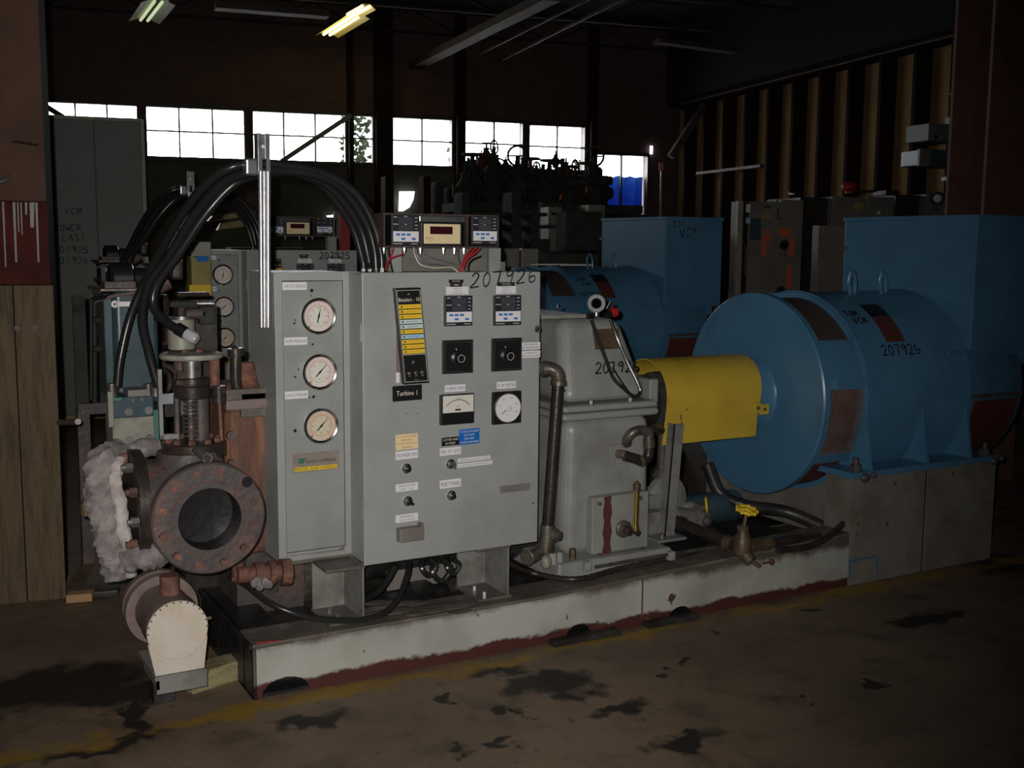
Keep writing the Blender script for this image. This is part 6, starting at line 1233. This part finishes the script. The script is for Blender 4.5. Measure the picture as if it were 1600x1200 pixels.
mb = MB(); q = at(1588, 174, v=8.4); mb.sphere(q, .018, 10, 6); tag(obj('small_lamp', mb, mat('lit_indicator', (.8, .7, .2), .4, emit=(1, .85, .25), estr=.8)), 'tiny yellow light at the right edge above the crane rail', 'lamp')
t, ua, ub, zt = cab(1578, 292, 1660, 8.0, .5, 0, 'dim grey equipment cabinet at the right edge beyond the red column', 'cabg'); onp(t, 'dark_recess', 1580, 300, 1592, 340, 'black', 8.0, .01); onp(t, 'edge_strip', 1575, 300, 1578, 360, 'galv', 8.0, .01)
# sign post near the corner, slit
t = thing('sign_post', 'thin post with a small orange-rimmed number sign near the far right corner', 'sign', at(1034, 340, v=13.5))
a, b = at(1034, 345, v=13.5), at(1034, 265, v=13.5); g = MB(); g.cyl(Vector((a.x, a.y, 0)), b, .018, n=8); obj('pole', g, 'dull', t); sgn = onp(t, 'sign_board', 1029.5, 254, 1036.5, 267, 'orange', 13.48, .01); onp(t, 'sign_face', 1031, 256.5, 1035, 265, 'ww', 13.47, .004); text(t, '0', at(1033, 261, v=13.46), .05, 'ink', right=BU)
mb = MB(); a, b = at(1015.5, 228, v=16.98), at(1019, 241, v=16.98); mb.bbox(a.dot(BU), b.dot(BU), 16.96, 16.98, b.z, a.z); tag(obj('slit_glow_panel', mb, mat('glowing_slit', (.9, .9, 1), .5, emit=(.8, .8, 1), estr=3)), 'narrow glowing panel for the daylit slit in the far corner wall right of the low window', 'opening')  # emissive panel on the wall in place of daylight through a slit
# blue tarp inside low window: thin sheet, the daylight comes through it
tarpm = G['tarp']; nt = tarpm.node_tree; tr = nt.nodes.new('ShaderNodeBsdfTranslucent'); tr.inputs[0].default_value = (.0015, .022, .085, 1); ad = nt.nodes.new('ShaderNodeAddShader')
pbs = nt.nodes['Principled BSDF']; nt.links.new(pbs.outputs[0], ad.inputs[0]); nt.links.new(tr.outputs[0], ad.inputs[1]); nt.links.new(ad.outputs[0], nt.nodes['Material Output'].inputs[0])
mb = MB(); rs = []
for i in range(13):
    u = 7.14+.92*i/12; rs.append([B(u, 17.12+.03*math.sin(i*1.7), 1.98), B(u, 17.12+.035*math.sin(i*1.7), 2.64+.015*math.sin(i*2.3)), B(u, 17.135+.035*math.sin(i*1.7), 2.64+.015*math.sin(i*2.3)), B(u, 17.135+.03*math.sin(i*1.7), 1.98)])
mb.rings(rs); tag(obj('blue_tarp', mb, tarpm), 'bright blue tarp across the lower half of the low window', 'tarp')

# ================================================================== BACKGROUND EQUIPMENT
# long heap of castings on a steel bench before the windows
VR = 12.6
t = thing('steel_bench', 'dark steel bench carrying the long heap of pipe castings before the windows', 'bench', B(4.2, VR+.4, 0))
a, b = at(722, 330, v=VR), at(1005, 300, v=VR); ua, ub = a.dot(BU), b.dot(BU); zt = at(850, 318, v=VR).z
g = MB(); g.bbox(ua, ub, VR, VR+.9, zt-.1, zt); obj('bench_top', g, 'junk', t)
for u in (ua+.1, (ua+ub)/2, ub-.1): g = MB(); g.bbox(u-.06, u+.06, VR+.1, VR+.22, 0, zt-.1); obj('leg', g, 'junk', t)
g = MB(); g.bbox(ua, ub-.6, VR+.3, VR+.4, zt-.55, zt-.45); g.bbox(ua, ub-.9, VR+.1, VR+.16, zt-.30, zt-.26); obj('rail', g, 'junk', t)
def casting(px, pyb, hpx, kind, i):
    p = at(px, pyb, v=VR+.25+.1*(i % 4)); s = hpx/150.; ang = random.random()*3
    e1 = BU*math.cos(ang)+BV*math.sin(ang); mb = MB()
    mb.lathe(p, ZP, [(0, .13*s*2), (.04*s, .13*s*2), (.08*s, .09*s*2), (.3*s, .19*s*1.6), (.5*s, .15*s*1.6), (.7*s, .07*s*1.6), (.75*s, .09*s*1.6), (.8*s, .09*s*1.6), (.82*s, .03*s*1.6), (1.0*s, .03*s*1.6)], 12)
    mb.cyl(p+ZP*.35*s-e1*.28*s, p+ZP*.35*s+e1*.28*s, .09*s, n=10)
    for q in (-1, 1): mb.cyl(p+ZP*.35*s+e1*.28*s*q, p+ZP*.35*s+e1*.33*s*q, .16*s, n=12)
    if kind: mb.torus(p+ZP*1.02*s, ZP if kind == 1 else e1, .20*s, .028*s, 16, 5); mb.cyl(p+ZP*1.02*s-e1.cross(ZP)*.2*s, p+ZP*1.02*s+e1.cross(ZP)*.2*s, .018*s, n=5)
    o = obj('pipe_valve', mb, ['junk', 'junkr'][1 if i % 7 == 3 else 0]); tag(o, 'dark valve casting in the heap on the steel bench', 'valve', 'valve castings heaped on the bench')
i = 0
for px in range(728, 945, 10):
    casting(px, 322, 62+random.random()*28, (i % 3), i); i += 1
for px, py, h, k in ((745, 285, 50, 0), (772, 285, 62, 2), (752, 262, 30, 2), (760, 258, 38, 1), (790, 270, 30, 0), (815, 280, 34, 0), (838, 278, 28, 0), (858, 282, 34, 1), (868, 262, 30, 0), (884, 282, 42, 0), (900, 290, 24, 0), (925, 300, 30, 0), (805, 275, 26, 1), (732, 262, 22, 0), (770, 262, 32, 1)):
    casting(px, py, h, k, i); i += 1
mb = MB(); a, b = at(870, 286, v=VR), at(955, 282, v=VR); mb.cyl(a, b, .055, n=12); tag(obj('long_pipe', mb, 'junk'), 'long dark pipe lying across the right end of the heap of castings', 'pipe')
# orange tags
for i, (px, py) in enumerate(((876, 308), (916, 296))): mb = MB(); q = at(px, py, v=VR-.05); mb.obox(q, BU*.015+ZP*.02, BV*.004, ZP*.03); tag(obj('orange_tag', mb, 'orange'), ('orange tag hanging on the bench edge below the castings', 'orange tag on the right half of the castings heap')[i], 'tag')
# two pale boxes stacked
for i, (a0, b0, a1, b1, lb) in enumerate(((857, 323, 878, 352, 'upper pale grey box with a dark slot below the heap of castings'), (857, 357, 878, 392, 'lower pale grey box under the slotted one below the castings'))):
    v = 11.2; p, q = at(a0, b0, v=v), at(a1, b1, v=v); g = MB(); g.bbox(p.dot(BU), q.dot(BU), v, v+.25, q.z, p.z); o = obj('junction_box', g, 'cabg', bevel=.005); tag(o, lb, 'box')
    if i == 0: onp(o, 'slot', 861, 332, 873, 336, 'black', v, .005)
t = thing('box_stand', 'dark stand holding the two pale boxes', 'stand', B(at(867, 390, v=11.4).dot(BU), 11.5, 0)); p, q = at(846, 315, v=11.5), at(888, 400, v=11.5); g = MB(); g.bbox(p.dot(BU), q.dot(BU), 11.46, 11.6, 0, p.z); obj('upright', g, 'junk', t)
mb = MB(); p, q = at(920, 320, v=11.0), at(945, 345, v=11.0); mb.bbox(p.dot(BU), q.dot(BU), 11, 11.3, q.z, p.z); tag(obj('white_edged_bracket', mb, 'cabg'), 'grey plate just left of the top of the rear terminal box', 'plate')
# big dark machine below the bench
t = thing('dark_engine_frame', 'long dark engine frame in the gloom behind the rear set', 'machine', B(3.5, 10.6, 0))
for (a0, b0, a1, b1, v) in ((722, 330, 856, 338, 10.6), (722, 350, 856, 356, 10.6), (722, 372, 860, 392, 10.7), (800, 300, 815, 400, 10.5), (885, 330, 940, 392, 10.7), (722, 300, 735, 400, 10.4), (830, 330, 840, 400, 10.5)):
    p, q = at(a0, b0, v=v), at(a1, b1, v=v); g = MB(); g.bbox(p.dot(BU), q.dot(BU), v, v+.3, q.z if b1 < 395 else 0, p.z); obj('frame_bar', g, 'junk', t, bevel=.01)
# grey-white block pieces right of rack on rear set, olive box
mb = MB(); p, q = at(858, 396, v=9.6), at(935, 470, v=9.6); mb.bbox(p.dot(BU), q.dot(BU), 9.6, 10.0, 0, p.z); tag(obj('olive_box', mb, G['junk'], bevel=.01), 'olive box behind the rear generator shell', 'box')
for i, (a0, b0, a1, b1, lb) in enumerate(((776, 388, 812, 404, 'dim grey block left of two just behind the meter rack'), (815, 388, 842, 412, 'dim grey block right of two just behind the meter rack'))):
    p, q = at(a0, b0, v=8.6), at(a1, b1, v=8.6); g = MB(); g.bbox(p.dot(BU), q.dot(BU), 8.6, 8.9, 1.1, p.z); tag(obj('grey_block', g, 'cabg', bevel=.01), lb, 'block')
# red panel, emissive panels standing in for daylit openings in the low wall
t = thing('red_door_panel', 'dark red upright panel between the hoses and the rear meter rack', 'panel', at(552, 380, v=11.0)); p, q = at(531, 318, v=11.0), at(547, 384, v=11.0)
g = MB(); g.prism([B(p.dot(BU), 11, 0), B(q.dot(BU), 11, 0), B(q.dot(BU), 11, at(547, 326, v=11).z), B(p.dot(BU), 11, at(531, 312, v=11).z)], (0, 0, 0), BV*.04); obj('sheet', g, 'red', t)
q = at(527, 350, v=11.0); g = MB(); g.bbox(q.dot(BU)-.03, q.dot(BU)+.015, 10.99, 11.05, 0, q.z+.12); obj('frame_edge', g, 'mauve', t)
day = mat('gap_glow_panel', (.9, .92, 1), .5, emit=(.9, .93, 1), estr=2.2)
for i, (pts, lb) in enumerate(((((624, 299), (648, 299), (646, 312), (640, 324), (630, 330), (623, 330)), 'glowing panel for the daylit gap below the third window group'), (((547, 334), (558, 334), (558, 340), (547, 340)), 'small glowing panel for the gap right of the red panel'), (((510, 337), (525, 335), (527, 339), (512, 340)), 'thin glowing panel for the gap left of the red panel'))):
    g = MB(); g.prism([at(a, b, v=16.9) for a, b in pts], (0, 0, 0), BV*.02); tag(obj('gap_glow_panel', g, day), lb, 'opening')
# pale yellow forklift-like machine parts at left behind hoses
t = thing('yellow_machine', 'dull yellow curved hood of a machine far behind the left hoses', 'machine', at(360, 340, v=13))
for (a0, b0, a1, b1, mt) in ((325, 334, 400, 338, 'ymach'), (340, 345, 405, 352, 'ymach'), (275, 335, 300, 352, 'face'), (260, 365, 285, 383, 'face')):
    p, q = at(a0, b0, v=12.5), at(a1, b1, v=12.5); g = MB(); g.hexa([B(p.dot(BU), 12.5, q.z-.06), B(q.dot(BU), 12.5, q.z), B(q.dot(BU), 12.9, q.z), B(p.dot(BU), 12.9, q.z-.06), B(p.dot(BU)+.05, 12.5, p.z-.02), B(q.dot(BU), 12.5, p.z+.05), B(q.dot(BU), 12.9, p.z+.05), B(p.dot(BU)+.05, 12.9, p.z-.02)]); obj('hood_panel', g, mt, t, bevel=.01)
g = MB(); g.bbox(1.0, 1.9, 12.6, 13.4, 0, 1.45); obj('machine_body', g, 'junk', t, bevel=.02)
# foliage outside the narrow window and a broken one
def leaves(u0, u1, z0, z1, n, label, v=17.6):
    mb = MB()
    for k in range(n):
        c = B(u0+(u1-u0)*random.random(), v+random.random()*.4, z0+(z1-z0)*random.random()**1.5); a_ = random.random()*6.28; b_ = random.random()*1.2-.6; s = .03+.04*random.random()
        e = (BU*math.cos(a_)+ZP*math.sin(a_))*s; f_ = (ZP*math.cos(a_)-BU*math.sin(a_)+BV*b_)*s*.6; mb.add([c-e, c+f_, c+e, c-f_], [(0, 1, 2, 3)])
    for k in range(4): mb.tube([B(u0+(u1-u0)*random.random(), v+.2, 0), B(u0+(u1-u0)*random.random(), v+.2, z1)], .015, n=5)
    o = obj('outdoor_shrub', mb, 'leaf'); tag(o, label, 'shrub')
leaves(3.15, 3.6, 2.5, 3.5, 330, 'leafy shrub outside the narrow window beside the thick column'); leaves(4.9, 5.1, 2.6, 3.2, 70, 'few leaves outside the left edge of the window behind the castings'); leaves(7.1, 7.35, 2.6, 2.95, 60, 'few leaves outside the left edge of the low window')
# olive lower wall clutter
t = thing('shelf_clutter', 'dark shelving in the shade under the third window group', 'shelf', B(4.0, 15, 0))
for k in (0, 3, 4, 5): g = MB(); p, q = at(602+k*20, 275+(k % 3)*9, v=15), at(613+k*20, 330, v=15); g.bbox(p.dot(BU), q.dot(BU), 15, 15.3, 0, p.z); obj('shelf_item', g, ('stud', 'junk', 'stud')[k % 3], t, bevel=.01)
